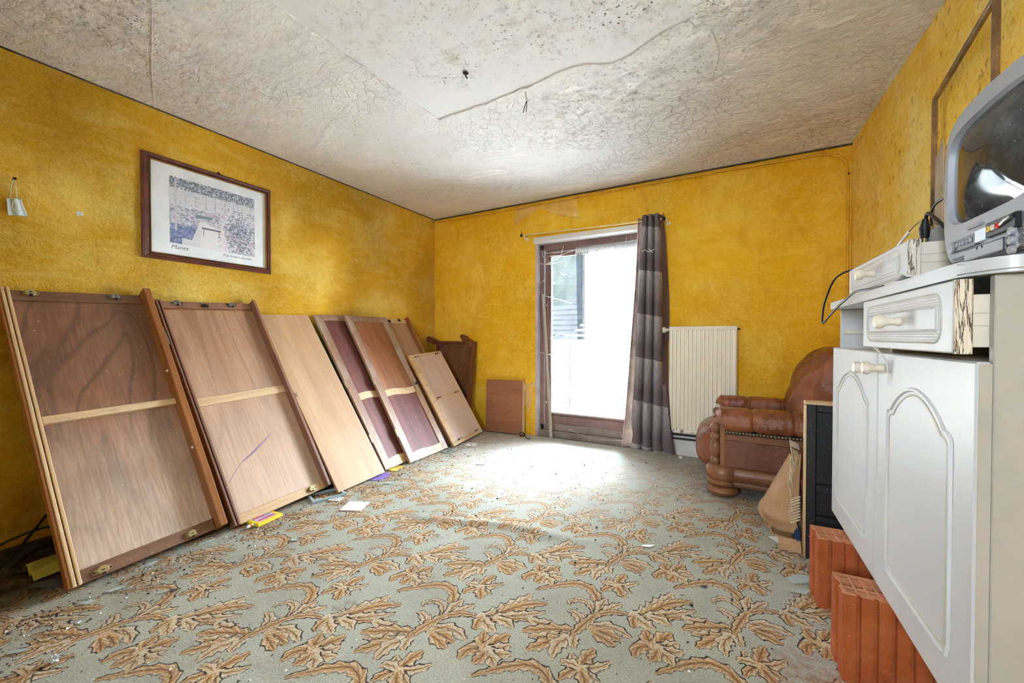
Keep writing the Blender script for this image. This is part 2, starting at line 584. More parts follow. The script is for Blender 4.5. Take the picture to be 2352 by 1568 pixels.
def carpet_mat():
    g = G('patterned_carpet', 0.95, 0.1)
    p = g.pos()
    wob = g.vadd(p, g.vadd(g.vadd(g.noise(p, 120, 2, 0.5, 0, True), (0.5, 0.5, 0.5), 'SUBTRACT'), (0.008, 0.008, 0), 'MULTIPLY'))
    x, y, _ = g.sep(wob)
    u = g.ma('DIVIDE', x, CA)
    v = g.ma('DIVIDE', g.ma('SUBTRACT', y, g.ma('MULTIPLY', u, CS)), CB)
    t = nd(g.nt, 'ShaderNodeTexImage', {'Vector': g.comb(u, v)}, interpolation='Linear', extension='REPEAT')
    t.image = carpet_image()
    c = t.outputs['Color']
    tuft = g.noise(p, 210, 4, 0.75)
    c = g.mix(g.fr(tuft, 0.34, 0.6, 0.55, 0), c, srgb(78, 70, 62))
    # trodden dirt: broad grey-brown clouds, thick along the leaning boards and by the bricks
    px, py, _ = g.sep(p)
    cloud = g.noise(p, 2.3, 6, 0.65, 0.4)
    strip = g.fr(px, 0.75, 1.35, 1, 0)
    near = g.fr(py, 0.4, 1.5, 0.55, 0)
    dirt = g.ma('MAXIMUM', strip, near)
    c = g.mix(g.ma('MULTIPLY', g.fr(cloud, 0.42, 0.68, 0.05, 0.75), g.ma('MAXIMUM', dirt, 0.4)), c, srgb(112, 102, 90))
    c = g.mix(g.fr(g.noise(p, 6.5, 6, 0.72), 0.58, 0.74, 0, 0.5), c, srgb(96, 84, 74))
    c = g.mix(g.ma('MULTIPLY', g.fr(px, 0.62, 0.80, 1, 0), g.fr(g.noise(p, 9, 5), 0.3, 0.6, 0.75, 1)), c, srgb(52, 44, 36))  # shade behind the leaning boards painted in dark brown, along with dirt
    speck = g.noise(p, 90, 5, 0.8)
    c = g.mix(g.ma('MULTIPLY', g.fr(speck, 0.6, 0.68, 0, 0.9), g.ma('MAXIMUM', strip, 0.12)), c, srgb(74, 66, 58))
    redx = g.ma('DIVIDE', g.ma('SUBTRACT', px, 3.36), 0.2)
    redy = g.ma('DIVIDE', g.ma('SUBTRACT', py, 1.42), 0.22)
    red = g.fr(g.ma('ADD', g.ma('MULTIPLY', redx, redx), g.ma('MULTIPLY', redy, redy)), 0.1, 1, 0.6, 0)
    c = g.mix(g.ma('MULTIPLY', red, g.fr(g.noise(p, 25, 5, 0.7), 0.4, 0.6)), c, srgb(150, 88, 62))
    # bright pool of daylight by the glazed door, painted into the carpet
    glow_x = g.ma('DIVIDE', g.ma('SUBTRACT', px, 1.9), 1.2)
    glow_y = g.ma('DIVIDE', g.ma('SUBTRACT', py, 3.3), 1.1)
    fade = g.fr(g.ma('ADD', g.ma('MULTIPLY', glow_x, glow_x), g.ma('MULTIPLY', glow_y, glow_y)), 0.0, 1.6, 0.6, 0)  # mask of the painted daylight pool
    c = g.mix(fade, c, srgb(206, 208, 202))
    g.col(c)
    g.nrm(g.bump(g.ma('ADD', tuft, g.ma('MULTIPLY', g.noise(p, 90, 3), 0.8)), 0.55, 0.006))
    return g.m


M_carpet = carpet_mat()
M_concrete = plain('bare_concrete', srgb(120, 112, 104), 0.9, bump=0.3)
M_white_paint = plain('white_paint', srgb(226, 226, 226), 0.45, var=0.05)
M_cream_metal = plain('cream_radiator_enamel', srgb(236, 228, 210), 0.4, var=0.03)
M_dark_metal = plain('dark_iron', srgb(52, 44, 40), 0.5, 0.6)
M_steel = plain('dull_steel', srgb(150, 144, 134), 0.4, 0.8, var=0.1)
M_brass = plain('dull_brass', srgb(176, 156, 112), 0.42, 0.6, var=0.12)
M_gold = plain('gilt', srgb(196, 158, 84), 0.4, 0.6)
M_black = plain('black_plastic', srgb(22, 22, 24), 0.45)
M_black_hole = plain('dark_gap', srgb(16, 15, 14), 0.9)
M_frame_brown = wood('maroon_door_frame', srgb(124, 78, 66), srgb(88, 52, 46), (9, 9, 0.9), 2.0, 0.3, 0.55, 0.15, dust=0.22)
M_stone = plain('grey_sill_stone', srgb(140, 126, 116), 0.85, var=0.15, bump=0.4)
M_reveal = plain('chalky_lilac_paint', srgb(196, 186, 192), 0.8, var=0.1, bump=0.2)

# ------------------------------------------------------------------ the room
W, D, H, NEAR = 3.89, 3.70, 2.445, -1.40
T = 0.3
DX0, DX1, DZ = 1.345, 2.53, 2.0         # door opening
bm = BM(); box(bm, -T, W + T, NEAR - T, D + T, -0.25, -0.012)
struct(obj('floor', bm, M_concrete))
bm = BM(); box(bm, -T, 0, NEAR, D, -0.25, H + 0.2)
struct(obj('wall_left', bm, M_wall_left))
bm = BM(); box(bm, W, W + T, NEAR, D, -0.25, H + 0.2)
struct(obj('wall_right', bm, M_wall_right))
bm = BM()
box(bm, -T, DX0, D, D + T, -0.25, H + 0.2)
box(bm, DX1, W + T, D, D + T, -0.25, H + 0.2)
box(bm, DX0, DX1, D, D + T, DZ + 0.03, H + 0.2)
box(bm, DX0, DX1, D, D + T, -0.25, -0.012)
struct(obj('wall_back', bm, M_wall_back))
WX0, WX1, WZ0, WZ1 = 2.3, 2.95, 1.15, 1.95  # opening for the added fill window
bm = BM()
box(bm, -T, WX0, NEAR - T, NEAR, -0.25, H + 0.2)
box(bm, WX1, W + T, NEAR - T, NEAR, -0.25, H + 0.2)
box(bm, WX0, WX1, NEAR - T, NEAR, -0.25, WZ0)
box(bm, WX0, WX1, NEAR - T, NEAR, WZ1, H + 0.2)
struct(obj('wall_front', bm, M_wall_left))
# ceiling slab with the bare patch, and the crackled coat that has come away from it
bm = BM(); box(bm, 0, W, NEAR, D, H + 0.007, H + 0.2)
ceil = struct(obj('ceiling', bm, M_bare))


def jag(a, b, n, amp):
    r = []
    for i in range(n):
        t = i / n
        r.append((a[0] + (b[0] - a[0]) * t + random.uniform(-amp, amp), a[1] + (b[1] - a[1]) * t + random.uniform(-amp, amp)))
    return r


hole = [(1.447, 2.02)] + jag((1.50, 2.018), (1.80, 2.012), 6, 0.006) + [(1.80, 2.02), (1.90, 2.006), (2.02, 2.0), (2.06, 1.985), (2.094, 2.0), (2.2, 1.985), (2.29, 1.965), (2.41, 1.966), (2.47, 1.985), (2.52, 2.02), (2.58, 2.035), (2.667, 2.018), (2.8, 1.95), (2.952, 1.914)] \
    + jag((2.952, 1.85), (2.93, 0.35), 16, 0.012) + jag((2.93, 0.3), (1.40, 0.32), 12, 0.012) + jag((1.385, 0.4), (1.44, 1.95), 22, 0.008)
bm = BM()


def loop(pts, z):
    vs = [bm.verts.new((x, y, z)) for x, y in pts]
    return vs, [bm.edges.new((vs[i], vs[(i + 1) % len(vs)])) for i in range(len(vs))]


out_pts = [(0, NEAR), (W, NEAR), (W, D), (0, D)]
v1, e1 = loop(out_pts, H)
v2, e2 = loop(hole, H)
bmesh.ops.triangle_fill(bm, use_beauty=True, edges=e1 + e2)
top = [bm.verts.new((v.co.x, v.co.y, H + 0.0075)) for v in v2]
for i in range(len(v2)):
    j = (i + 1) % len(v2)
    bm.faces.new((v2[i], v2[j], top[j], top[i]))
coat = obj('plaster_coat', bm, M_ceiling, ceil)
for pts in ([(0.99, 0.72), (0.72, 0.81), (0.45, 0.9), (0.2, 0.99), (0.004, 1.065)], [(3.02, 2.02), (3.05, 2.2), (3.02, 2.42), (3.04, 2.62)], [(3.2, 1.75), (3.3, 1.9), (3.42, 2.06)]):
    bm = BM(); tube(bm, [(v.x, v.y, H + 0.0015) for v in smoothpath([(p[0], p[1], 0) for p in pts], 6)], 0.006, 6)
    obj('plaster_seam', bm, M_ceiling, ceil, True)
bm = BM()
box(bm, -0.0, 0.006, NEAR, D, H - 0.008, H + 0.001); box(bm, 0, W, D - 0.012, D, H - 0.012, H + 0.001)
M_gap = plain('dark_ceiling_gap', srgb(92, 82, 70), 0.9, var=0.3)  # dark line where the ceiling meets the walls
struct(obj('trim_1', bm, M_gap))


# carpet with its long wrinkle
def carpet_z(x, y):
    a, b = Vector((1.45, 1.70)), Vector((2.55, 1.93))
    p = Vector((x, y))
    d = b - a
    t = (p - a).dot(d) / d.dot(d)
    n = Vector((-d.y, d.x)).normalized()
    off = (p - a).dot(n) + 0.02 * math.sin(t * 9)
    z = 0.017 * math.exp(-(off / 0.035) ** 2) * max(0, math.sin(PI * min(1, max(0, t)))) ** 0.7
    off2 = off - 0.12 + 0.1 * t
    z += 0.007 * math.exp(-(off2 / 0.04) ** 2) * max(0, math.sin(PI * min(1, max(0, t * 1.4 - 0.4))))
    return z


bm = BM()
surf(bm, lambda u, v: Vector((0.004 + u * (W - 0.008), NEAR + 0.004 + v * (D - NEAR - 0.008), carpet_z(0.004 + u * (W - 0.008), NEAR + v * (D - NEAR)))), 230, 300)
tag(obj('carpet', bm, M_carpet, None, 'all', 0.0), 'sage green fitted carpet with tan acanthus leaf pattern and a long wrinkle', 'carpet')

# ------------------------------------------------------------------ glazed door in the back wall
def glass_mat(name, dust, tint=(0.95, 0.97, 0.96, 1), ior=1.3):
    m = bpy.data.materials.new(name)
    m.use_nodes = True
    nt = m.node_tree
    nt.nodes.clear()
    o = nd(nt, 'ShaderNodeOutputMaterial')
    pos = nd(nt, 'ShaderNodeNewGeometry').outputs['Position']
    n = nd(nt, 'ShaderNodeTexNoise', {'Vector': pos, 'Scale': 5.0, 'Detail': 6.0, 'Roughness': 0.65}).outputs['Fac']
    f = nd(nt, 'ShaderNodeMapRange', {'Value': n, 'From Min': 0.3, 'From Max': 0.75, 'To Min': dust * 0.55, 'To Max': dust * 1.3}).outputs[0]
    tr = nd(nt, 'ShaderNodeBsdfTransparent', {'Color': tint}).outputs[0]
    gl = nd(nt, 'ShaderNodeBsdfGlossy', {'Roughness': 0.03}).outputs[0]
    fres = nd(nt, 'ShaderNodeFresnel', {'IOR': ior}).outputs[0]
    m1 = nd(nt, 'ShaderNodeMixShader', {0: fres, 1: tr, 2: gl}).outputs[0]
    tl = nd(nt, 'ShaderNodeBsdfTranslucent', {'Color': (0.86, 0.88, 0.9, 1)}).outputs[0]
    m2 = nd(nt, 'ShaderNodeMixShader', {0: f, 1: m1, 2: tl}).outputs[0]
    nt.links.new(m2, o.inputs[0])
    return m


def gauze_mat(name, col, opac, trans, stripes=False):
    m = bpy.data.materials.new(name)
    m.use_nodes = True
    nt = m.node_tree
    nt.nodes.clear()
    o = nd(nt, 'ShaderNodeOutputMaterial')
    pos = nd(nt, 'ShaderNodeTexCoord').outputs['Object']
    n = nd(nt, 'ShaderNodeTexNoise', {'Vector': nd(nt, 'ShaderNodeMapping', {'Vector': pos, 'Scale': (60, 60, 5) if stripes else (14, 14, 14)}).outputs[0], 'Scale': 1.0, 'Detail': 5.0, 'Roughness': 0.7}).outputs['Fac']
    f = nd(nt, 'ShaderNodeMapRange', {'Value': n, 'From Min': 0.35, 'From Max': 0.65, 'To Min': opac * 0.8, 'To Max': min(1, opac * 1.15)}).outputs[0]
    df = nd(nt, 'ShaderNodeBsdfDiffuse', {'Color': col}).outputs[0]
    tl = nd(nt, 'ShaderNodeBsdfTranslucent', {'Color': col}).outputs[0]
    body = nd(nt, 'ShaderNodeMixShader', {0: trans, 1: df, 2: tl}).outputs[0]
    tr = nd(nt, 'ShaderNodeBsdfTransparent').outputs[0]
    nt.links.new(nd(nt, 'ShaderNodeMixShader', {0: f, 1: tr, 2: body}).outputs[0], o.inputs[0])
    return m


M_glass = glass_mat('dusty_glass', 0.011)
M_clear_glass = glass_mat('clear_glass', 0.03)
M_net = gauze_mat('white_net', (0.93, 0.94, 0.95, 1), 0.78, 0.6, True)
M_net_grey = gauze_mat('grey_dusty_net', srgb(190, 190, 188), 0.9, 0.35, True)
M_lace = gauze_mat('grey_lace', srgb(52, 55, 60), 0.8, 0.3)
M_web = gauze_mat('cobweb', srgb(235, 230, 225), 0.13, 0.2)
M_thread = gauze_mat('cobweb_thread', srgb(240, 238, 235), 0.75, 0.3)

FY = 3.78                                   # face of the sash
GX0, GX1, GZ0, GZ1 = 1.484, 2.40, 0.237, 1.87
door = struct(thing('door_1', 'maroon painted glazed door with a single dusty pane, in the back wall', 'door', (1.9, FY, 0)))
del door['category']


def dpart(name, mat, boxes, parent=door, bev=0.004, smooth=False):
    bm = BM()
    for b in boxes:
        box(bm, *b, bev)
    return obj(name, bm, mat, parent, smooth, world=True)


dpart('jamb', M_frame_brown, [(1.375, 1.418, FY - 0.03, FY + 0.06, 0.06, 1.99)])
dpart('jamb', M_frame_brown, [(2.475, 2.525, FY - 0.03, FY + 0.06, 0.06, 1.99)])
dpart('head', M_frame_brown, [(1.375, 2.525, FY - 0.03, FY + 0.06, 1.935, 1.998)])
dpart('stile', M_frame_brown, [(1.424, 1.462, FY - 0.012, FY + 0.04, 0.13, 1.93), (1.462, GX0 + 0.004, FY + 0.004, FY + 0.04, 0.2, 1.9)])
dpart('stile', M_frame_brown, [(GX1 + 0.02, 2.47, FY - 0.012, FY + 0.04, 0.13, 1.93), (GX1 - 0.004, GX1 + 0.02, FY + 0.004, FY + 0.04, 0.2, 1.9)])
dpart('rail', M_frame_brown, [(1.462, GX1 + 0.02, FY - 0.012, FY + 0.04, 1.89, 1.93), (1.462, GX1 + 0.02, FY + 0.004, FY + 0.04, GZ1 - 0.004, 1.89)])
dpart('rail', M_frame_brown, [(1.462, GX1 + 0.02, FY - 0.012, FY + 0.04, 0.13, 0.215), (1.462, GX1 + 0.02, FY + 0.004, FY + 0.04, 0.215, GZ0 + 0.004)])
bm = BM(); box(bm, GX0 - 0.01, GX1 + 0.01, FY + 0.018, FY + 0.022, GZ0 - 0.01, GZ1 + 0.01)
obj('pane', bm, M_glass, door, world=True)
bm = BM()
box(bm, GX0, GX0 + 0.008, FY, FY + 0.016, GZ0, GZ1); box(bm, GX0, GX1, FY, FY + 0.016, GZ0, GZ0 + 0.012)
obj('glazing_bead', bm, plain('pale_putty', srgb(206, 200, 196), 0.7), door, world=True)
dpart('threshold', M_stone, [(1.36, 2.52, 3.72, FY + 0.05, -0.01, 0.06), (1.38, 2.52, FY - 0.03, FY + 0.06, 0.06, 0.125)], bev=0.008)
bm = BM(); lathe(bm, [(0.006, 0), (0.006, 0.03), (0.014, 0.032), (0.014, 0.045)], (1.443, FY - 0.012, 1.36), 'Y', 10, -1)
lathe(bm, [(0.006, 0), (0.006, 0.03), (0.014, 0.032), (0.014, 0.045)], (1.443, FY - 0.012, 0.35), 'Y', 10, -1)
obj('catch_pin', bm, M_steel, door, True, world=True)
# painted reveal of the opening
bm = BM(); box(bm, 1.3445, 1.375, D - 0.004, D + 0.14, 0.0, 2.01, 0.003)
struct(obj('trim_2', bm, M_reveal))
bm = BM()
prism(bm, [(D - 0.035, 2.012), (D - 0.03, 2.06), (D + 0.09, 2.06), (D + 0.09, 1.998), (D - 0.012, 1.998)], 'X', 1.335, 2.50)
bmesh.ops.bevel(bm, geom=bm.edges[:], offset=0.003, segments=1, affect='EDGES')
struct(obj('trim_3', bm, M_white_paint))
bm = BM(); box(bm, 2.62, 3.83, D - 0.018, D + 0.001, 0.0, 0.20, 0.004)
struct(obj('baseboard_back', bm, M_white_paint))
# small unseen window added behind the camera for fill light
fill_win = struct(thing('fill_window_1', 'small unseen window added for fill light opposite the glazed door', 'window', (2.62, NEAR - 0.1, WZ0)))
del fill_win['category']
for a in ((WX0, WX0 + 0.04, WZ0, WZ1), (WX1 - 0.04, WX1, WZ0, WZ1), (WX0 + 0.04, WX1 - 0.04, WZ0, WZ0 + 0.04), (WX0 + 0.04, WX1 - 0.04, WZ1 - 0.04, WZ1)):
    bm = BM(); box(bm, a[0], a[1], NEAR - 0.14, NEAR - 0.08, a[2], a[3])
    obj('fill_window_frame', bm, M_white_paint, fill_win, world=True)
bm = BM(); box(bm, WX0 + 0.03, WX1 - 0.03, NEAR - 0.115, NEAR - 0.111, WZ0 + 0.03, WZ1 - 0.03)
obj('pane', bm, M_clear_glass, fill_win, world=True)

# ------------------------------------------------------------------ outside
bm = BM(); box(bm, -14, 18, -14, NEAR - T, -0.35, -0.1)
struct(obj('yard_ground', bm, plain('yard_stone', srgb(190, 190, 188), 0.9)))
M_terrace = plain('pale_terrace_stone', srgb(206, 206, 204), 0.9, var=0.12)
M_garden_wall = plain('white_rendered_wall', srgb(226, 228, 228), 0.9, var=0.04)
bm = BM(); box(bm, -6, 10, D + T, 8.0, -0.25, -0.05)
o = struct(obj('terrace_ground', bm, M_terrace))
bm = BM(); box(bm, -14, 18, 8.0, 30, -0.35, -0.12)
struct(obj('lawn_ground', bm, plain('green_lawn', srgb(42, 50, 40), 1.0, spec=0.0, var=0.2)))
bm = BM(); box(bm, -5, 2.0, 6.6, 6.75, -0.06, 0.93); box(bm, -5.02, 2.02, 6.57, 6.78, 0.93, 0.98, 0.01)
tag(obj('garden_wall', bm, M_garden_wall), 'low white rendered wall beyond the glazed door', 'wall')
t = thing('terrace_screen', 'pale frosted screen panel with a grey post beyond the garden door', 'screen', (1.45, 5.6, -0.05))
bm = BM(); tube(bm, [(1.02, 5.6, -0.05), (1.02, 5.6, 0.95)], 0.018, 10)
obj('post', bm, plain('dark_post', srgb(34, 34, 36), 1.0, spec=0.0), t, True, world=True)
bm = BM(); lathe(bm, [(0.07, 0), (0.07, 0.012), (0.03, 0.02)], (1.02, 5.6, -0.05), 'Z', 16)
obj('post_foot', bm, M_steel, t, True, world=True)
bm = BM(); box(bm, 1.04, 1.46, 5.595, 5.605, 0.12, 0.98)
obj('panel', bm, M_garden_wall, t, world=True)
fence = thing('louvre_fence', 'dark grey louvred fence behind the low white wall', 'fence', (-1.0, 7.6, -0.12))
M_slat = plain('grey_fence_slat', srgb(22, 23, 25), 1.0, spec=0.0)
for i in range(11):
    bm = BM(); box(bm, -3.4, 0.9, 7.58, 7.60, 0.55 + i * 0.105, 0.62 + i * 0.105)
    obj('slat', bm, M_slat, fence, world=True)
for x in (-3.4, -1.3, 0.9):
    bm = BM(); box(bm, x - 0.03, x + 0.03, 7.60, 7.66, -0.13, 1.75)
    obj('fence_post', bm, M_slat, fence, world=True)


def tree(x, y, h, r, label, seed):
    rng = random.Random(seed)
    t = thing('garden_tree', label, 'tree', (x, y, -0.12), 'trees beyond the louvre fence')
    bm = BM(); tube(bm, [(0, 0, 0), (0.05, 0, h * 0.4), (-0.03, 0.04, h * 0.8)], [0.12, 0.09, 0.03], 8)
    obj('trunk', bm, plain('bark', srgb(40, 36, 32), 0.9, spec=0.0), t, True)
    bm = BM()
    for k in range(1800):
        a, b, c = rng.uniform(0, 2 * PI), rng.uniform(-1, 1), rng.random() ** 0.4
        p = Vector((math.cos(a) * math.sqrt(1 - b * b) * r * c, math.sin(a) * math.sqrt(1 - b * b) * r * c, h * 0.62 + b * h * 0.42 * c))
        u = Vector((rng.uniform(-1, 1), rng.uniform(-1, 1), rng.uniform(-1, 1))).normalized()
        w = u.orthogonal().normalized()
        s = rng.uniform(0.05, 0.09)
        bm.faces.new([bm.verts.new(p + u * s), bm.verts.new(p + w * s * 0.5), bm.verts.new(p - u * s), bm.verts.new(p - w * s * 0.5)])
    superell(bm, (0, 0, h * 0.62), (r * 0.9, r * 0.9, h * 0.40), 0.9, 1, 24, 16, lambda p, u, v: p * (1 + 0.06 * math.sin(u * 44 + v * 9) * math.sin(v * 29)))
    f = obj('foliage', bm, plain('garden_foliage', srgb(20, 24, 21), 1.0, spec=0.0, var=0.2), t)
    f['kind'] = 'stuff'


tree(-1.2, 9.8, 5.0, 1.55, 'grey green garden tree behind the louvre fence', 1)
tree(-5.0, 10.6, 4.4, 1.6, 'second grey green garden tree farther along the louvre fence', 2)

# ------------------------------------------------------------------ net curtain, rod, patterned curtain
NY = 3.735
net = thing('net_curtain', 'torn white net curtain with a grey gathered heading on the glazed door', 'net curtain', (2.1, NY, 1.92))


def net_sheet(x0, x1, ztop, zbot, amp, freq, scallop=0.0, taper=0.0, nu=70, nv=26):
    bm = BM()

    def f(u, v):
        x = x0 + (x1 - x0) * u
        xc = (x0 + x1) / 2
        x = xc + (x - xc) * (1 - taper * v) + taper * 0.02 * v
        zb = zbot + (scallop * abs(math.sin(u * (x1 - x0) * 26)) if scallop else 0.0)
        z = ztop + (zb - ztop) * v
        y = NY + amp * math.sin(u * freq) * (0.35 + 0.65 * v) + amp * 0.6 * math.sin(u * freq * 2.3 + 1 + v)
        return Vector((x, y, z))
    surf(bm, f, nu, nv)
    return bm


obj('net_body', net_sheet(1.86, 2.43, 1.87, 0.80, 0.010, 38, 0.035), M_net, net, 'all', world=True)
obj('net_strip', net_sheet(1.775, 1.845, 1.87, 0.79, 0.006, 14, 0, 0.35, 16), M_lace, net, 'all', world=True)
obj('net_strip', net_sheet(1.852, 1.90, 1.87, 0.785, 0.005, 12, 0, 0.0, 16), M_lace, net, 'all', world=True)
obj('gathered_heading', net_sheet(1.765, 2.45, 1.925, 1.855, 0.007, 170, 0, 0, 200, 5), M_net_grey, net, 'all', world=True)
bm = BM(); tube(bm, [(1.48, NY, 1.868), (1.6, NY, 1.862), (1.77, NY, 1.905), (2.45, NY, 1.935)], 0.003, 6)
obj('net_wire', bm, M_thread, net, True, world=True)

RY = 3.62
rod = thing('curtain_rod', 'thin pale curtain rod with dark ball ends above the glazed door', 'curtain rod', (1.9, RY, 2.08))
bm = BM(); tube(bm, smoothpath([(1.235, RY, 2.087), (1.6, RY, 2.082), (2.1, RY, 2.07), (2.605, RY, 2.062)], 5), 0.008, 10)
obj('pole', bm, plain('pale_yellow_pole', srgb(226, 196, 128), 0.4), rod, True, world=True)
for x, z in ((1.222, 2.088), (2.612, 2.063)):
    bm = BM(); superell(bm, (x, RY, z), (0.016, 0.016, 0.016), 1, 1, 14, 10); tube(bm, [(x, RY, z + 0.01), (x - 0.004, RY, z + 0.05)], 0.003, 6)
    obj('finial', bm, M_dark_metal, rod, True, world=True)
    bm = BM(); tube(bm, [(x + 0.02, RY, z), (x + 0.025, RY + 0.03, z - 0.02), (x + 0.03, D, z - 0.028)], 0.006, 8)
    lathe(bm, [(0.016, 0), (0.016, 0.006)], (x + 0.03, D - 0.006, z - 0.028), 'Y', 12)
    obj('rod_bracket', bm, M_white_paint, rod, True, world=True)


def curtain_mat(name, dark, light, shift):
    g = G(name, 0.85, 0.15)
    o = g.obj()
    x, y, z = g.sep(o)
    st = g.noise(g.map(o, (170, 170, 14)), 1.0, 4, 0.75)
    ray = g.noise(g.map(o, (60, 60, 26)), 1.0, 4, 0.7, 1.5)
    zz = g.ma('ADD', g.ma('DIVIDE', z, 0.385), shift)
    zz = g.ma('ADD', zz, g.ma('MULTIPLY', x, 0.5))
    saw = g.ma('FRACT', zz)
    f = g.fr(saw, 0.25, 1.0, 0, 1)
    c = g.mix(g.ma('MULTIPLY', f, g.fr(st, 0.34, 0.62, 0.25, 1)), dark, light)
    c = g.mix(g.ma('MULTIPLY', f, g.fr(ray, 0.55, 0.62, 0, 0.5)), c, dark)
    g.col(c)
    g.nrm(g.bump(st, 0.2, 0.003))
    return g.m


M_curtain = curtain_mat('taupe_striated_curtain', srgb(108, 97, 102), srgb(186, 182, 184), 0.0)
M_curtain_back = plain('curtain_back_brown', srgb(104, 78, 74), 0.85, var=0.1)
M_curtain_side = plain('dusty_curtain_edge', srgb(216, 196, 188), 0.9, var=0.2)
cur = thing('curtain', 'taupe and grey banded eyelet curtain gathered beside the glazed door', 'curtain', (2.48, 3.58, 2.0))


def fold(prof, nu=40, nv=44):
    """prof: list over height of (z, list of (x, y)) -> lofted cloth"""
    bm = BM()
    rows = []
    for z, pl in prof:
        rows.append([(p.x, p.y, z) for p in smoothpath([(a, b, 0) for a, b in pl], 8)])
    n = len(rows[0])
    cols = []
    for k in range(n):
        cols.append(smoothpath([Vector(r[k]) for r in rows], 8))
    V = [[bm.verts.new(p) for p in c] for c in cols]
    for i in range(n - 1):
        for j in range(len(cols[0]) - 1):
            bm.faces.new((V[i][j], V[i + 1][j], V[i + 1][j + 1], V[i][j + 1]))
    return bm


def pleats(x0, x1, yf, yb, n=3, skew=0.0):
    """x0..x1 with n rounded forward folds"""
    pl = []
    w = (x1 - x0) / n
    for i in range(n):
        a = x0 + i * w
        pl += [(a + 0.02 * w, yb), (a + 0.18 * w, yf + 0.3 * (yb - yf)), (a + 0.5 * w, yf + skew * i), (a + 0.82 * w, yf + 0.3 * (yb - yf))]
    pl.append((x1, yb))
    return pl


prof = [(2.105, pleats(2.435, 2.578, 3.572, 3.612)), (2.0, pleats(2.43, 2.585, 3.565, 3.61)), (1.6, pleats(2.405, 2.60, 3.555, 3.61)),
        (1.1, pleats(2.39, 2.605, 3.545, 3.61)), (0.6, pleats(2.37, 2.61, 3.54, 3.60)), (0.3, pleats(2.35, 2.62, 3.53, 3.60)), (0.15, pleats(2.36, 2.605, 3.54, 3.60)), (0.05, pleats(2.34, 2.63, 3.52, 3.60))]
obj('front_folds', fold(prof), M_curtain, cur, 'all', 0.004, world=True)
prof = [(2.10, [(2.40, 3.60), (2.395, 3.64), (2.42, 3.66), (2.445, 3.63)]), (1.6, [(2.385, 3.60), (2.375, 3.63), (2.39, 3.66), (2.41, 3.62)]), (1.0, [(2.345, 3.59), (2.34, 3.62), (2.36, 3.65), (2.40, 3.61)]),
        (0.5, [(2.31, 3.58), (2.32, 3.60), (2.345, 3.62), (2.385, 3.60)]), (0.045, [(2.275, 3.56), (2.29, 3.58), (2.33, 3.60), (2.36, 3.58)])]
obj('dusty_edge', fold(prof), M_curtain_side, cur, 'all', 0.004, world=True)['label'] = 'dusty pink brown lining edge'
prof = [(2.10, [(2.575, 3.612), (2.59, 3.625), (2.60, 3.635)]), (1.9, [(2.582, 3.612), (2.61, 3.63), (2.625, 3.64)]), (1.4, [(2.598, 3.612), (2.63, 3.66), (2.65, 3.672)]), (1.1, [(2.602, 3.612), (2.625, 3.668), (2.655, 3.676)]), (0.9, [(2.605, 3.61), (2.63, 3.64), (2.65, 3.60)]),
        (0.5, [(2.61, 3.60), (2.65, 3.60), (2.665, 3.61)]), (0.2, [(2.62, 3.59), (2.67, 3.585), (2.69, 3.59)]), (0.03, [(2.625, 3.58), (2.69, 3.575), (2.72, 3.58)])]
obj('turned_hem', fold(prof), M_curtain_back, cur, 'all', 0.004, world=True)['label'] = 'plain brown turned hem'
prof = [(0.62, [(2.605, 3.60), (2.62, 3.594), (2.64, 3.592)]), (0.3, [(2.612, 3.585), (2.64, 3.568), (2.672, 3.575)]), (0.03, [(2.615, 3.57), (2.66, 3.55), (2.705, 3.565)])]
obj('flared_corner', fold(prof), M_curtain, cur, 'all', 0.004, world=True)
for k in range(3):
    cx = 2.435 + (k + 0.5) * 0.0477
    for sx in (-0.02, 0.02):
        pts = [(cx + sx, RY - 0.03 + 0.018 * math.cos(a), 2.07 + 0.018 * math.sin(a)) for a in [2 * PI * i / 12 for i in range(12)]]
        bm = BM(); tube(bm, pts, 0.003, 6, True)
        obj('eyelet', bm, M_dark_metal, cur, True, world=True)

# ------------------------------------------------------------------ radiator and pipes
rad = thing('radiator', 'cream ribbed panel radiator with rusty chips along its bottom edge', 'radiator', (2.92, 3.63, 0.21))
g = G('cream_enamel_rust', 0.38)
ox, oy, oz = g.sep(g.obj())
rn = g.noise(g.map(g.obj(), (1, 1, 0.5)), 30, 5, 0.7)
g.col(g.mix(g.ma('MULTIPLY', g.fr(rn, 0.56, 0.62), g.fr(oz, 0.015, 0.07, 1, 0)), srgb(238, 231, 214), srgb(120, 66, 34)))
M_radiator = g.m
bm = BM()
RX0, RX1, RZ0, RZ1, RF = 2.661, 3.174, 0.212, 1.125, 3.605
npk = 15
pl = [(RX0, RF + 0.012), (RX0 + 0.012, RF)]
wp = (RX1 - RX0 - 0.05) / npk
for i in range(npk):
    a = RX0 + 0.025 + i * wp
    pl += [(a + wp * 0.08, RF), (a + wp * 0.28, RF + 0.012), (a + wp * 0.52, RF + 0.012), (a + wp * 0.72, RF)]
pl += [(RX1 - 0.012, RF), (RX1, RF + 0.012), (RX1, RF + 0.055), (RX0, RF + 0.055)]
prism(bm, pl, 'Z', RZ0 + 0.03, RZ1 - 0.03)
obj('ribbed_panel', bm, M_radiator, rad, world=True)
bm = BM()
box(bm, RX0, RX1, RF, RF + 0.056, RZ1 - 0.032, RZ1, 0.008, 2)
obj('top_rim', bm, M_radiator, rad, True, world=True)
bm = BM()
box(bm, RX0, RX1, RF, RF + 0.056, RZ0, RZ0 + 0.032, 0.008, 2)
obj('bottom_rim', bm, M_radiator, rad, True, world=True)
bm = BM()
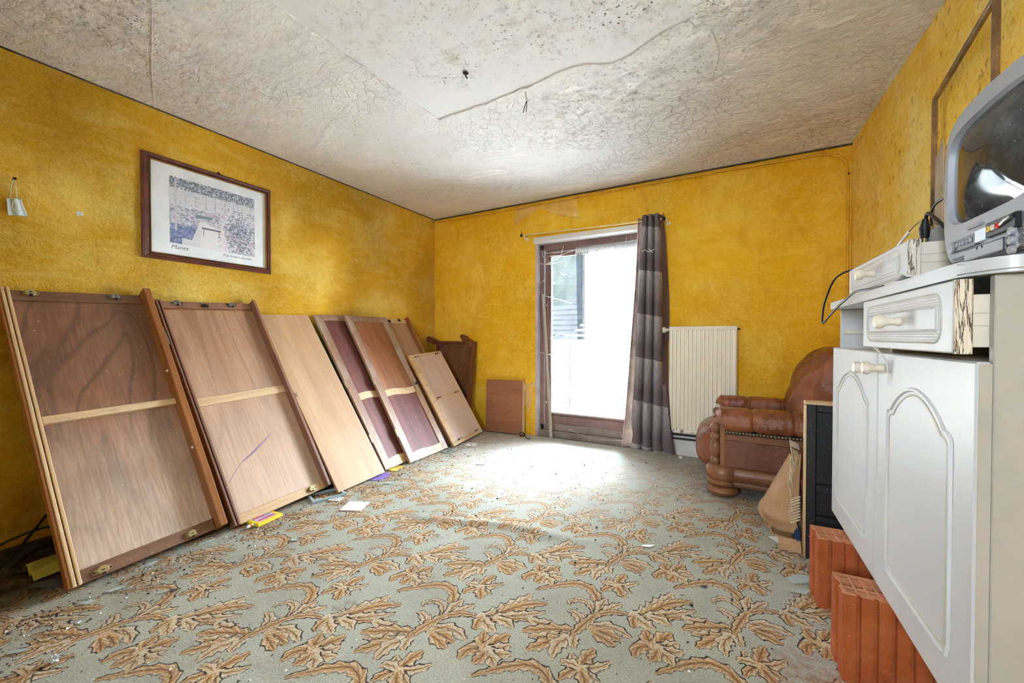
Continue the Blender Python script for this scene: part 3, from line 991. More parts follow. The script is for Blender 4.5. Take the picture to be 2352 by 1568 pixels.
lathe(bm, [(0.012, 0.0), (0.012, 0.02), (0.016, 0.022), (0.016, 0.03), (0.026, 0.032), (0.028, 0.06), (0.024, 0.085), (0.018, 0.09)], (RX0 + 0.002, RF + 0.03, 1.095), 'X', 20, -1)
v = obj('thermostat_valve', bm, M_cream_metal, rad, True, world=True)
v['label'] = 'white round valve knob'
bm = BM(); lathe(bm, [(0.007, 0), (0.007, 0.02)], (RX1 - 0.002, RF + 0.03, 1.10), 'X', 10)
obj('bleed_plug', bm, M_dark_metal, rad, True, world=True)
bm = BM()
for x in (2.78, 3.06):
    box(bm, x, x + 0.03, RF + 0.055, D - 0.001, 0.25, 1.05)
obj('wall_bracket', bm, M_cream_metal, rad, world=True)
pp = thing('floor_pipe_pair', 'two dark heating pipes running under the cream radiator', 'pipes', (3.0, 3.66, 0.17))
for z in (0.185, 0.15):
    bm = BM(); tube(bm, [(2.60, D - 0.035, z), (3.80, D - 0.035, z)], 0.009, 10)
    obj('pipe', bm, M_dark_metal, pp, True, world=True)
M_pipe_yellow = plain('yellow_painted_pipe', srgb(228, 172, 40), 0.5, var=0.12)
hp = thing('heating_pipe', 'yellow painted pipe clipped under the ceiling and bending down into the corner', 'pipe', (2.0, 3.67, 2.4))
bm = BM()
tube(bm, smoothpath([(0.02, D - 0.022, 2.405), (1.2, D - 0.022, 2.40), (2.4, D - 0.022, 2.408), (3.60, D - 0.022, 2.40), (3.74, D - 0.022, 2.39), (3.83, D - 0.022, 2.34), (3.862, D - 0.022, 2.25), (3.866, D - 0.022, 1.9), (3.866, D - 0.022, 0.2)], 8), 0.009, 10)
obj('pipe', bm, M_pipe_yellow, hp, True, world=True)
for x in (0.5, 1.15, 1.8, 2.35, 2.85, 3.35, 3.72):
    bm = BM(); tube(bm, [(x, D - 0.022 + 0.013 * math.cos(a), 2.403 + 0.013 * math.sin(a)) for a in [2 * PI * i / 10 for i in range(10)]], 0.004, 6, True)
    tube(bm, [(x, D - 0.02, 2.39), (x, D - 0.008, 2.378)], 0.006, 6)
    obj('pipe_clip', bm, M_pipe_yellow, hp, True, world=True)
bm = BM(); tube(bm, [(3.866, D - 0.022 + 0.013 * math.cos(a), 2.22 + 0.002 * math.sin(a)) for a in [2 * PI * i / 10 for i in range(10)]], 0.006, 6, True)
obj('pipe_clip', bm, M_dark_metal, hp, True, world=True)

# ------------------------------------------------------------------ wardrobe boards leaning on the yellow wall
def lean(name, label, cat, xb, y0, L, t, off, roll, group='old furniture boards leaning on the yellow wall'):
    """Empty at the lower corner; local x along the wall, local y into the wall (0 = front), local z up the slope"""
    phi = 0.5
    for _ in range(60):
        phi = math.asin((xb - off - t * math.cos(phi)) / L)
    Z = Vector((-math.sin(phi), 0, math.cos(phi)))
    X = Vector((0, 1, 0))
    Y = Z.cross(X)
    r = math.radians(roll)
    Z2, X2 = Z * math.cos(r) - X * math.sin(r), X * math.cos(r) + Z * math.sin(r)
    o = thing(name, label, cat, (xb, y0, t * math.sin(phi) + 0.001), group)
    m = Matrix((X2, Y, Z2)).transposed()
    o.rotation_euler = m.to_euler()
    return o


def lp(name, mat, parent, *boxes, bev=0.0025, label=None):
    bm = BM()
    for b in boxes:
        box(bm, *b, bev)
    o = obj(name, bm, mat, parent)
    if label:
        o['label'] = label
    return o


M_ply_dark = wood('plywood_walnut_figure', srgb(150, 100, 66), srgb(96, 60, 38), (4.2, 4.2, 1.5), 2.4, 0.5, 0.4, 0.75, 0.05, seed=2.9, low=(0.85, 0.05, 0.85))
M_ply_mid = wood('plywood_brown', srgb(186, 142, 108), srgb(156, 112, 78), (8, 8, 0.9), 1.8, 0.5, 0.4, 0.6, 0.08, seed=5.1, low=(1.1, 0.1, 0.7))
M_ply_pale = wood('plywood_honey', srgb(200, 162, 118), srgb(176, 134, 92), (10, 10, 0.7), 2.0, 0.3, 0.52, 0.2, 0.12, seed=7.7)
M_amber = wood('amber_varnished_pine', srgb(166, 106, 54), srgb(124, 74, 32), (14, 14, 0.8), 2.0, 0.3, 0.35, 0.25, seed=1.0)
M_pale_oak = wood('pale_oak', srgb(216, 184, 140), srgb(186, 148, 102), (1.0, 14, 14), 2.0, 0.35, 0.5, 0.3, 0.1, seed=3.0)
M_pale_strip = wood('pale_strip', srgb(220, 190, 148), srgb(196, 160, 116), (16, 16, 0.8), 2.0, 0.3, 0.5, 0.2, seed=4.0)
M_rail_brown = wood('brown_rail', srgb(136, 96, 72), srgb(98, 66, 48), (0.9, 16, 16), 2.0, 0.4, 0.5, 0.3, seed=6.0)
M_red_brown = wood('red_brown_stile', srgb(150, 98, 66), srgb(108, 64, 44), (16, 16, 0.8), 2.0, 0.4, 0.42, 0.3, seed=9.0, dust=0.1)
M_mahog = wood('mahogany_panel', srgb(128, 72, 60), srgb(92, 44, 40), (10, 10, 0.9), 2.0, 0.4, 0.55, 0.2, 0.0, seed=11.0)
M_rosy = wood('russet_panel', srgb(168, 108, 66), srgb(128, 76, 42), (10, 10, 0.9), 3.0, 0.5, 0.38, 0.4, 0.03, seed=12.0, coat=0.08)
M_greyed = wood('greyed_stile', srgb(168, 122, 84), srgb(126, 84, 54), (12, 12, 0.8), 2.0, 0.45, 0.42, 0.3, 0.14, seed=13.0, pale=srgb(172, 166, 158))
M_tan_edge = wood('tan_edge', srgb(196, 142, 84), srgb(160, 106, 56), (14, 14, 0.8), 2.0, 0.3, 0.4, 0.2, seed=14.0)


def cam_lock(parent, x, z, y, mat, s=1.0):
    """oval lock plate with a round drum: part plate, sub-part drum and slot"""
    bm = BM()
    pl = []
    for k in range(28):
        a = 2 * PI * k / 28
        r = 0.019 + 0.013 * abs(math.cos(a)) ** 3
        pl.append((x + r * math.cos(a) * s, z + r * 0.9 * math.sin(a) * s * 0.8))
    prism(bm, pl, 'Y', y - 0.004, y)
    p = obj('lock_plate', bm, mat, parent)
    bm = BM(); lathe(bm, [(0.018 * s, 0), (0.018 * s, 0.010), (0.016 * s, 0.012)], (x, y - 0.003, z), 'Y', 24, -1)
    obj('drum', bm, mat, p, True)
    bm = BM(); box(bm, x - 0.005, x + 0.005, y - 0.0165, y - 0.014, z - 0.002, z + 0.002); box(bm, x - 0.006, x + 0.006, y - 0.0165, y - 0.004, z - 0.019 * s, z - 0.011 * s)
    lathe(bm, [(0.0035, 0), (0.0035, 0.001)], (x - 0.026 * s, y - 0.0042, z), 'Y', 10, -1)
    lathe(bm, [(0.0035, 0), (0.0035, 0.001)], (x + 0.026 * s, y - 0.0042, z), 'Y', 10, -1)
    q = obj('slot', bm, M_black_hole, p)
    q['kind'] = 'stuff'
    return p


# 1: the big one in front
A = lean('wardrobe_board', 'largest brown plywood wardrobe door nearest the camera, with a thick amber stile', 'wardrobe door', 0.80, 0.505, 1.45, 0.06, 0.018, 2.3)
wA, LA = 0.562, 1.45
lp('edge_strip', M_amber, A, (0.0, 0.012, 0.014, 0.06, 0, LA), label='amber outer side of the stile')
lp('stile', M_pale_strip, A, (0.0122, 0.024, 0.010, 0.06, 0, LA), (0.029, 0.040, 0.010, 0.06, 0, LA), (0.024, 0.029, 0.022, 0.06, 0, LA))
lp('panel', M_ply_dark, A, (0.035, wA - 0.03, 0.040, 0.052, 0.01, LA - 0.01), bev=0.001)
lp('top_rail', M_rail_brown, A, (0.0405, wA - 0.036, 0.030, 0.056, LA - 0.062, LA - 0.004))
lp('bottom_rail', M_rail_brown, A, (0.0405, wA - 0.036, 0.026, 0.056, 0.002, 0.058))
lp('middle_rail', M_pale_oak, A, (0.0405, wA - 0.034, 0.012, 0.042, 0.722, 0.758))
st = lp('thick_stile', M_amber, A, (wA - 0.034, wA, -0.030, 0.058, -0.002, LA + 0.012), bev=0.004)
for x, z, y, m in ((0.105, 0.024, 0.026, M_brass), (0.425, 0.024, 0.026, M_brass), (0.105, LA - 0.022, 0.030, M_brass), (0.415, LA - 0.024, 0.030, M_steel)):
    cam_lock(A, x, z, y, m)
for z in (0.45, 0.92):
    bm = BM(); lathe(bm, [(0.006, 0), (0.006, 0.006), (0.003, 0.008)], (wA - 0.034, -0.005, z), 'X', 10, -1)
    obj('shelf_peg', bm, M_white_paint, A, True)

# 2: second big door
B = lean('wardrobe_board', 'second brown plywood wardrobe door, with a dark grooved edge and a lilac scratch low down', 'wardrobe door', 0.805, 1.105, 1.445, 0.05, 0.02, 2.8)
wB, LB = 0.572, 1.445
lp('stile', M_red_brown, B, (0.0, 0.011, 0.0, 0.05, 0, LB), (0.018, 0.030, 0.0, 0.05, 0, LB))
lp('groove', M_black_hole, B, (0.011, 0.018, 0.012, 0.045, 0.002, LB - 0.006), bev=0, label='dark groove between the edge strips')
lp('panel', M_ply_mid, B, (0.03, wB - 0.016, 0.026, 0.04, 0.01, LB - 0.01), bev=0.001)
lp('top_rail', M_red_brown, B, (0.0305, wB - 0.020, 0.012, 0.045, LB - 0.052, LB - 0.004))
lp('top_rail_bead', M_amber, B, (0.0305, wB - 0.020, 0.020, 0.044, LB - 0.060, LB - 0.053), bev=0.001)
lp('middle_rail', M_pale_oak, B, (0.0305, wB - 0.020, 0.014, 0.034, 0.715, 0.768))
lp('bottom_rail', M_pale_oak, B, (0.0305, wB - 0.020, 0.014, 0.044, 0.0, 0.052))
lp('right_stile', M_red_brown, B, (wB - 0.020, wB, -0.026, 0.05, 0.0, LB + 0.008))
cam_lock(B, 0.105, LB - 0.02, 0.012, M_steel)
cam_lock(B, 0.42, LB - 0.024, 0.012, M_steel)
cam_lock(B, 0.46, 0.026, 0.014, M_brass)
lp('latch', M_dark_metal, B, (0.235, 0.275, 0.004, 0.014, LB - 0.045, LB - 0.028), (0.245, 0.262, 0.0, 0.006, LB - 0.050, LB - 0.026), bev=0.001)
bm = BM()
sc = smoothpath([(0.05, 0, 0.24), (0.13, 0, 0.32), (0.23, 0, 0.38), (0.36, 0, 0.455)], 5)
n = len(sc)
prism(bm, [(p.x, p.z) for p in sc] + [(p.x + 0.003, p.z - 0.011 * math.sin(PI * min(1, (n - 1 - i) / n * 1.6)) - 0.001) for i, p in reversed(list(enumerate(sc)))], 'Y', 0.0253, 0.0262)
obj('scratch', bm, plain('lilac_scuff', srgb(138, 116, 142), 0.7), B)['label'] = 'long lilac scratch'
for z in (1.22, 1.2, 1.18):
    pass
bm = BM(); tube(bm, [(-0.006, 0.01, 1.13), (-0.008, 0.004, 1.17), (-0.006, 0.01, 1.25)], 0.007, 8)
obj('hinge', bm, M_steel, B, True)

# 3: plain board
Cb = lean('plain_board', 'plain honey coloured board without rails, with one white edge', 'board', 0.865, 1.692, 1.455, 0.02, 0.014, 2.0)
wC, LC = 0.402, 1.455
lp('board', M_ply_pale, Cb, (0, wC - 0.002, 0, 0.018, 0, LC), bev=0.001)
lp('edge_band', M_white_paint, Cb, (wC - 0.002, wC + 0.0005, 0.0005, 0.0175, 0.0, LC), bev=0, label='white edge band')
lp('lock_keep', M_steel, Cb, (0.004, 0.018, -0.002, 0.002, 0.735, 0.765), (0.018, 0.022, -0.001, 0.002, 0.732, 0.768), bev=0.0005)


def panel_door(label, xb, y0, w, off, roll, mats, t=0.025, L=1.44, hinge=True):
    """frame and two raised wavy-edged panels, seen from the back"""
    o = lean('cupboard_door', label, 'cupboard door', xb, y0, L, t, off, roll)
    m_st, m_up, m_lo, m_ra = mats
    s = 0.072
    lp('stile', m_st, o, (0, s, 0, t, 0, L))
    lp('stile', m_st, o, (w - s, w, 0, t, 0, L))
    lp('upper_panel', m_up, o, (s - 0.005, w - s + 0.005, 0.009, t - 0.004, 0.63, L - 0.05), bev=0.001)
    lp('lower_panel', m_lo, o, (s - 0.005, w - s + 0.005, 0.009, t - 0.004, 0.05, 0.66), bev=0.001)

    def wavy(z0, z1, a0, a1, up0, up1):
        lo = [(s + (w - 2 * s) * k / 16, z0 + a0 * math.sin(2 * PI * k / 16) * up0) for k in range(17)]
        hi = [(s + (w - 2 * s) * k / 16, z1 + a1 * math.sin(2 * PI * k / 16) * up1) for k in range(16, -1, -1)]
        bm = BM(); prism(bm, lo + hi, 'Y', 0.001, t - 0.002)
        return bm
    obj('top_rail', wavy(L - 0.062, L - 0.001, 0.005, 0, 1, 1), m_st, o)
    obj('middle_rail', wavy(0.60, 0.66, 0.007, 0.007, 1, 1), m_ra, o)
    obj('bottom_rail', wavy(0.0, 0.072, 0, 0.007, 1, 1), m_ra, o)
    if hinge:
        for z in (0.27, 0.76, 1.27):
            bm = BM(); tube(bm, [(-0.006, 0.004, z - 0.034), (-0.006, 0.004, z + 0.034)], 0.006, 10)
            h = obj('hinge', bm, M_steel, o, True)
            bm = BM()
            for k in range(3):
                lathe(bm, [(0.0075, 0), (0.0075, 0.010)], (-0.006, 0.004, z - 0.03 + k * 0.024), 'Z', 10)
            box(bm, -0.004, 0.0, 0.0, 0.02, z - 0.034, z + 0.034)
            q = obj('hinge_leaf', bm, M_brass, h)
            q['kind'] = 'stuff'
    return o


Dd = panel_door('cupboard door with a mahogany panel, tucked behind the russet cupboard door', 0.815, 2.145, 0.46, 0.014, 2.2, (M_greyed, M_mahog, M_mahog, M_pale_oak))
Ee = panel_door('russet cupboard door with a brass key plate, in front of the mahogany one', 0.858, 2.365, 0.492, 0.062, 0.4, (M_greyed, M_rosy, M_mahog, M_pale_oak))
bm = BM()
kp = []
for k in range(40):
    a = 2 * PI * k / 40
    r = 1 + 0.18 * math.cos(6 * a)
    kp.append((0.452 + 0.012 * r * math.cos(a), 0.665 + 0.075 * math.sin(a) * (1 + 0.05 * math.cos(8 * a))))
prism(bm, kp, 'Y', -0.003, 0.0)
kpo = obj('key_plate', bm, M_brass, Ee)
bm = BM(); lathe(bm, [(0.006, 0), (0.005, 0.016), (0.014, 0.02), (0.017, 0.028), (0.010, 0.036)], (0.455, -0.003, 0.672), 'Y', 16, -1)
obj('knob', bm, M_dark_metal, kpo, True)

Ff = lean('wardrobe_board', 'brown wardrobe side with two iron plates, standing behind the russet cupboard door', 'wardrobe door', 0.795, 2.70, 1.435, 0.025, 0.004, 0.0)
wF, LF = 0.50, 1.435
lp('panel', M_ply_mid, Ff, (0.0, wF - 0.024, 0.010, 0.024, 0, LF - 0.01), bev=0.001)
lp('top_rail', M_pale_oak, Ff, (0.0, wF - 0.03, 0.0, 0.022, LF - 0.055, LF - 0.004))
lp('side_rail', M_amber, Ff, (wF - 0.026, wF, -0.03, 0.025, 0.0, LF + 0.01))
for x, z in ((0.225, LF - 0.036), (0.37, LF - 0.022)):
    lp('iron_plate', M_dark_metal, Ff, (x - 0.017, x + 0.017, -0.006, 0.001, z - 0.012, z + 0.012), (x - 0.006, x + 0.006, -0.010, 0.0, z - 0.015, z + 0.015), bev=0.001)

Gg = lean('short_cupboard_back', 'short pale plywood panel with small metal clips, lowest of the leaning boards', 'board', 0.875, 2.925, 0.985, 0.022, 0.345, 3.8)
wG, LG = 0.515, 0.985
M_ply_rose = wood('plywood_rosy_pale', srgb(206, 172, 146), srgb(184, 146, 120), (5, 5, 1.6), 1.6, 0.3, 0.42, 0.2, 0.3, seed=21.0)
lp('panel', M_ply_rose, Gg, (0.012, wG - 0.014, 0.004, 0.018, 0.012, LG - 0.012), bev=0.001)
lp('side_band', M_pale_oak, Gg, (0.0, 0.075, 0.002, 0.0195, 0.0, LG))
lp('edge_strip', M_tan_edge, Gg, (-0.004, 0.0, 0.004, 0.022, 0.0, LG))
lp('edge_strip', M_pale_strip, Gg, (wG - 0.014, wG, 0.0, 0.022, 0.0, LG))
lp('top_rail', M_pale_oak, Gg, (0.001, wG - 0.0145, 0.0, 0.021, LG - 0.026, LG))
lp('middle_rail', M_pale_oak, Gg, (0.076, wG - 0.0145, 0.0022, 0.018, 0.47, 0.50))
lp('bottom_rail', M_pale_oak, Gg, (0.001, wG - 0.0145, 0.0, 0.021, 0.0, 0.036))
for x, z in ((0.10, 0.955), (0.42, 0.955), (0.12, 0.487), (0.42, 0.49), (0.12, 0.04), (0.42, 0.04)):
    bm = BM(); tube(bm, [(x - 0.022, -0.006, z), (x + 0.022, -0.006, z + 0.003)], 0.0055, 8)
    k = obj('clip', bm, M_steel, Gg, True)
    bm = BM(); lathe(bm, [(0.007, 0), (0.007, 0.006)], (x - 0.024, -0.006, z - 0.001), 'X', 8); lathe(bm, [(0.007, 0), (0.007, 0.006)], (x + 0.018, -0.006, z + 0.002), 'X', 8)
    q = obj('clip_end', bm, M_dark_metal, k, True)
    q['kind'] = 'stuff'


# ---- dark bed end standing in the corner, and the small square board
bend = thing('bed_end', 'dark wooden furniture end with two curved feet in the air, leaning in the corner', 'furniture end', (0.10, 3.46, 0.013))
bend.rotation_euler = (math.radians(-8.5), 0, 0)
M_bed = wood('dark_walnut', srgb(140, 96, 66), srgb(104, 66, 44), (9, 9, 0.9), 2.5, 0.4, 0.45, 0.35, seed=31)
M_bed_red = wood('dark_red_wood', srgb(128, 72, 48), srgb(94, 50, 34), (9, 9, 0.9), 2.0, 0.4, 0.4, 0.2, seed=32)
wE = 0.53
lp('panel', M_bed, bend, (0.01, wE - 0.01, 0.05, 0.062, 0.0, 0.965), bev=0.001)
lp('side_rail', M_bed_red, bend, (wE - 0.03, wE, -0.02, 0.07, 0.0, 0.985))
lp('side_rail', M_bed_red, bend, (0.0, 0.035, 0.0, 0.07, 0.0, 0.985))
lp('top_rail', M_bed_red, bend, (0.035, wE - 0.03, 0.02, 0.07, 0.955, 0.985))
bm = BM()
ft = [(wE - 0.13, 1.035), (wE - 0.115, 1.05), (wE - 0.095, 1.045), (wE - 0.07, 1.015), (wE - 0.03, 0.998), (wE + 0.004, 0.99), (wE + 0.004, 0.91), (wE - 0.02, 0.925), (wE - 0.06, 0.955), (wE - 0.10, 0.98), (wE - 0.125, 1.005)]
prism(bm, ft, 'Y', -0.09, -0.015)
bmesh.ops.bevel(bm, geom=bm.edges[:], offset=0.004, segments=1, affect='EDGES')
obj('foot', bm, M_bed_red, bend)
bm = BM()
ft = [(-0.10, 1.02), (-0.07, 1.03), (-0.03, 1.0), (0.05, 0.985), (0.07, 0.97), (0.055, 0.925), (0.02, 0.94), (-0.05, 0.955), (-0.105, 0.97)]
prism(bm, ft, 'Y', -0.06, 0.05)
bmesh.ops.bevel(bm, geom=bm.edges[:], offset=0.004, segments=1, affect='EDGES')
obj('foot', bm, M_bed_red, bend)

sq = thing('square_board', 'thick square brown board with a pale edge, standing beside the glazed door', 'board', (0.79, 3.595, 0.0))
sq.rotation_euler = (math.radians(-4.0), math.radians(-1.2), 0)
M_sq = wood('brown_cross_grain', srgb(184, 122, 80), srgb(148, 92, 58), (0.9, 9, 9), 3.0, 0.45, 0.5, 0.35, 0.06, seed=41)
lp('veneer', M_sq, sq, (0, 0.452, 0, 0.045, 0.01, 0.565))
lp('edge_band', M_pale_strip, sq, (0.4522, 0.458, 0.0, 0.045, 0.01, 0.564), bev=0.001, label='pale raw edge')
bm = BM(); tube(bm, smoothpath([(0.16, -0.002, 0.42), (0.20, -0.002, 0.425), (0.25, -0.002, 0.42), (0.31, -0.002, 0.40)], 4), 0.0014, 6)
obj('scratch', bm, M_pale_strip, sq, True)

# ---- stick leaning on the door
stk = thing('wooden_stick', 'thin grey wooden stick leaning on the glazed door', 'stick', (1.545, 3.64, 0))
bm = BM()
a, b = Vector((1.545, 3.645, 0.012)), Vector((1.415, 3.735, 1.48))
tube(bm, [a, a.lerp(b, 0.5), b], 0.019, 4)
obj('stick', bm, wood('weathered_stick', srgb(206, 196, 184), srgb(160, 148, 136), (14, 14, 0.8), 2, 0.5, 0.8, 0.2), stk, world=True)

# ------------------------------------------------------------------ leather armchair in the corner
def leather_mat(name, c1, c2, c3):
    g = G(name, 0.42, 0.5)
    o = g.obj()
    n = g.noise(o, 5, 5, 0.6, 0.4)
    c = g.mix(g.fr(n, 0.3, 0.7), c2, c1)
    c = g.mix(g.fr(g.noise(o, 14, 5, 0.7), 0.55, 0.75, 0, 0.6), c, c3)
    c = g.mix(g.fr(g.noise(g.map(o, (60, 60, 9)), 1, 4, 0.7), 0.66, 0.74, 0, 0.35), c, srgb(196, 170, 150))
    g.col(c)
    wr = g.noise(g.vadd(g.map(o, (20, 20, 7)), g.vadd(g.noise(o, 4, 2, 0.5, 0, True), (3, 3, 3), 'MULTIPLY')), 1.0, 3, 0.55)
    gr = g.vor(o, 220, 'F1')
    g.nrm(g.bump(g.ma('ADD', g.ma('MULTIPLY', wr, 2.2), g.ma('MULTIPLY', gr, 0.35)), 0.5, 0.006))
    g.set('Roughness', g.fr(n, 0.3, 0.7, 0.22, 0.4))
    return g.m


M_leather = leather_mat('brown_leather', srgb(158, 92, 58), srgb(116, 64, 42), srgb(180, 116, 80))
M_leather_flat = leather_mat('brown_leather_panel', srgb(128, 76, 54), srgb(106, 60, 42), srgb(140, 88, 62))
M_oak = wood('carved_oak', srgb(156, 98, 52), srgb(108, 62, 32), (1.0, 10, 10), 3.0, 0.5, 0.42, 0.45, 0.05, seed=51, coat=0.15)
M_oak_v = wood('turned_oak', srgb(152, 98, 56), srgb(106, 62, 34), (10, 10, 1.0), 3.0, 0.5, 0.4, 0.4, 0.05, seed=53, coat=0.15)

ch = thing('armchair', 'brown leather armchair with a carved oak base, standing in the corner by the radiator', 'armchair', (3.42, 3.19, 0))


def cp(name, mat, fn, smooth=True, parent=ch, label=None):
    bm = BM()
    fn(bm)
    o = obj(name, bm, mat, parent, smooth, world=True)
    if label:
        o['label'] = label
    return o


NYS, FYS = 2.84, 3.54                       # near and far sides of the chair
rail_prof = [(0.0, 0.072), (-0.012, 0.076), (-0.016, 0.09), (-0.012, 0.104), (-0.004, 0.108), (-0.006, 0.116), (-0.02, 0.122), (-0.028, 0.14), (-0.026, 0.165), (-0.014, 0.185), (-0.016, 0.192), (-0.004, 0.198), (0.03, 0.2), (0.03, 0.072)]
cp('side_rail', M_oak, lambda b: prism(b, [(NYS + 0.03 + y, z) for y, z in rail_prof], 'X', 3.12, 3.82))
cp('side_rail', M_oak, lambda b: prism(b, [(FYS - 0.03 - y, z) for y, z in rail_prof], 'X', 3.12, 3.82))
cp('front_rail', M_oak, lambda b: box(b, 3.03, 3.07, 2.92, 3.46, 0.075, 0.2, 0.006))
cp('back_rail', M_oak, lambda b: box(b, 3.79, 3.83, 2.88, 3.50, 0.075, 0.2, 0.006))
corner_prof = [(0.02, 0.07), (0.070, 0.072), (0.088, 0.080), (0.092, 0.093), (0.086, 0.106), (0.080, 0.110), (0.090, 0.118), (0.100, 0.138), (0.098, 0.168), (0.088, 0.188), (0.084, 0.193), (0.086, 0.200), (0.07, 0.205), (0.0, 0.207)]
foot_prof = [(0.03, 0.002), (0.066, 0.004), (0.088, 0.016), (0.096, 0.036), (0.088, 0.056), (0.068, 0.068), (0.04, 0.071)]
for y in (2.915, 3.465):
    cp('corner_block', M_oak_v, lambda b: lathe(b, corner_prof, (3.075, y, 0), 'Z', 32))
    cp('bun_foot', M_oak_v, lambda b: lathe(b, foot_prof, (3.078, y, 0), 'Z', 32))
    cp('rear_foot', M_oak_v, lambda b: lathe(b, [(r * 0.6, z) for r, z in foot_prof], (3.76, y, 0), 'Z', 20))
post_prof = [(0.02, 0.2), (0.026, 0.206), (0.030, 0.225), (0.026, 0.244), (0.017, 0.252), (0.024, 0.262), (0.033, 0.29), (0.034, 0.325), (0.026, 0.352), (0.018, 0.362), (0.027, 0.375), (0.030, 0.388), (0.024, 0.403), (0.016, 0.412), (0.026, 0.425), (0.031, 0.443), (0.028, 0.462), (0.016, 0.474), (0.0, 0.476)]
for y, s in ((2.885, 1), (3.497, -1)):
    cp('turned_post', M_oak_v, lambda b: lathe(b, post_prof, (3.035, y, 0), 'Z', 24))
    cp('front_stile', M_oak_v, lambda b: box(b, 3.063, 3.093, y - 0.03, y + 0.03, 0.2, 0.47, 0.003), False)
    yy = 2.862 if s > 0 else 3.518
    cp('side_panel', M_leather_flat, lambda b: box(b, 3.09, 3.80, yy - 0.006, yy + 0.006, 0.2, 0.4, 0.004))
    cp('upper_side_rail', M_oak, lambda b: box(b, 3.09, 3.80, yy - 0.016, yy + 0.016, 0.372, 0.415, 0.005))
    q = cp('nail_strip', M_black, lambda b: box(b, 3.09, 3.80, yy - 0.012, yy + 0.012, 0.415, 0.436, 0.002), label='row of brass upholstery nails')
    bmn = BM()
    for k in range(38):
        superell(bmn, (3.10 + k * 0.0185, yy - s * 0.013, 0.4255), (0.0075, 0.005, 0.0075), 1, 1, 8, 6)
    nn = obj('nail_head', bmn, M_brass, ch, True, world=True)
    nn['kind'] = 'stuff'


def arm(yc, s):
    def f(u, v):
        a = 2 * PI * u
        x = 3.045 + 0.70 * v
        endr = min(1.0, max(0.0, v / 0.05)) ** 0.45
        pin = 1.0
        for sx in (3.245, 3.455, 3.64):
            pin -= 0.13 * math.exp(-((x - sx) / 0.012) ** 2)
        puff = 1 + 0.018 * math.sin(x * 61) * math.sin(3 * a + x * 20) + 0.012 * math.sin(x * 130 + 2 * a)
        ca, sa = math.cos(a), math.sin(a)
        ry = 0.088 * math.copysign(abs(ca) ** 0.75, ca)
        rz = 0.070 * math.copysign(abs(sa) ** 0.75, sa)
        # rolled outwards: the outer lower part hangs over the rail
        y = yc + s * ry - s * 0.012 * sa
        drop = -0.022 * max(0, -s * 0 + ca * 0) - (0.006 if sa < 0 else 0) * (1 + ca) * 0.5
        r = endr * pin * puff
        return Vector((x - (1 - endr) * 0.0 - 0.022 * sa * (1 - v) ** 3, yc + (y - yc) * r, 0.507 + (rz + drop) * r + 0.012 * math.sin(PI * v) * 0 + 0.008 * v))
    bm = BM()
    V = surf(bm, f, 44, 110, cu=True)
    bm.faces.new([r[-1] for r in V])
    bm.faces.new([r[0] for r in V][::-1])
    return bm


obj('arm_pad', arm(2.885, -1), M_leather, ch, 'all', world=True)
obj('arm_pad', arm(3.495, 1), M_leather, ch, 'all', world=True)


def seat_fn(p, u, v):
    x = p.x
    if p.x < -0.1:
        # gathered bulging front: deeper at the front lip
        k = min(1, (-p.x - 0.1) / 0.25)
        p.z *= 1 + 0.0 * k
        p.z -= 0.02 * k
        a = math.atan2(p.z, -p.x)
        edge = min(1, (abs(p.y) / 0.25)) ** 4
        p.x += 0.006 * math.sin(p.z * 150) * edge
    return p


cp('seat_cushion', M_leather, lambda b: superell(b, (3.28, 3.19, 0.30), (0.375, 0.272, 0.175), 0.62, 0.42, 64, 40, seat_fn), 'all')


def back_fn(p, u, v):
    p.x += 0.10 * (p.z / 0.36) - 0.02 * math.cos(p.z * 5)
    w = 1 + 0.02 * math.sin(p.z * 40 + p.y * 18)
    p.x -= 0.012 * math.sin(p.y * 30 + p.z * 24) * (1 if p.x < 0 else 0)
    return Vector((p.x, p.y * w, p.z))


cp('back_cushion', M_leather, lambda b: superell(b, (3.63, 3.22, 0.69), (0.125, 0.285, 0.285), 0.75, 0.6, 56, 40, back_fn), 'all')


def wing_fn(p, u, v):
    p.x += 0.05 * (p.z / 0.3)
    p.y += 0.012 * math.sin(p.z * 30 + p.x * 22)
    return p


cp('back_wing', M_leather, lambda b: superell(b, (3.72, 2.965, 0.71), (0.17, 0.075, 0.25), 0.8, 0.75, 44, 34, wing_fn), 'all')
cp('back_wing', M_leather, lambda b: superell(b, (3.72, 3.44, 0.71), (0.14, 0.06, 0.25), 0.8, 0.75, 44, 34, wing_fn), 'all')
cp('back_board', M_leather_flat, lambda b: box(b, 3.80, 3.845, 2.90, 3.48, 0.2, 0.86, 0.012))

# ------------------------------------------------------------------ black frame, torn cardboard and scraps beside it
g = G('flaked_black_paint', 0.6)
o_ = g.obj()
fl = g.noise(o_, 9, 6, 0.7, 0.5)
c = g.mix(g.fr(g.noise(o_, 120, 3, 0.7), 0.66, 0.72, 0, 0.8), srgb(26, 25, 25), srgb(200, 194, 184))
c = g.mix(g.fr(fl, 0.6, 0.72, 0, 0.8), c, srgb(150, 134, 108))
g.col(c)
M_flaked = g.m
bf = thing('painted_board', 'black painted wooden frame with three recessed panels between the armchair and the white sideboard', 'furniture frame', (3.425, 2.25, 0.0012))


def bfp(name, mat, *b, bev=0.003, label=None):
    bm = BM()
    for q in b:
        box(bm, *q, bev)
    o = obj(name, bm, mat, bf, world=True)
    if label:
        o['label'] = label
    return o


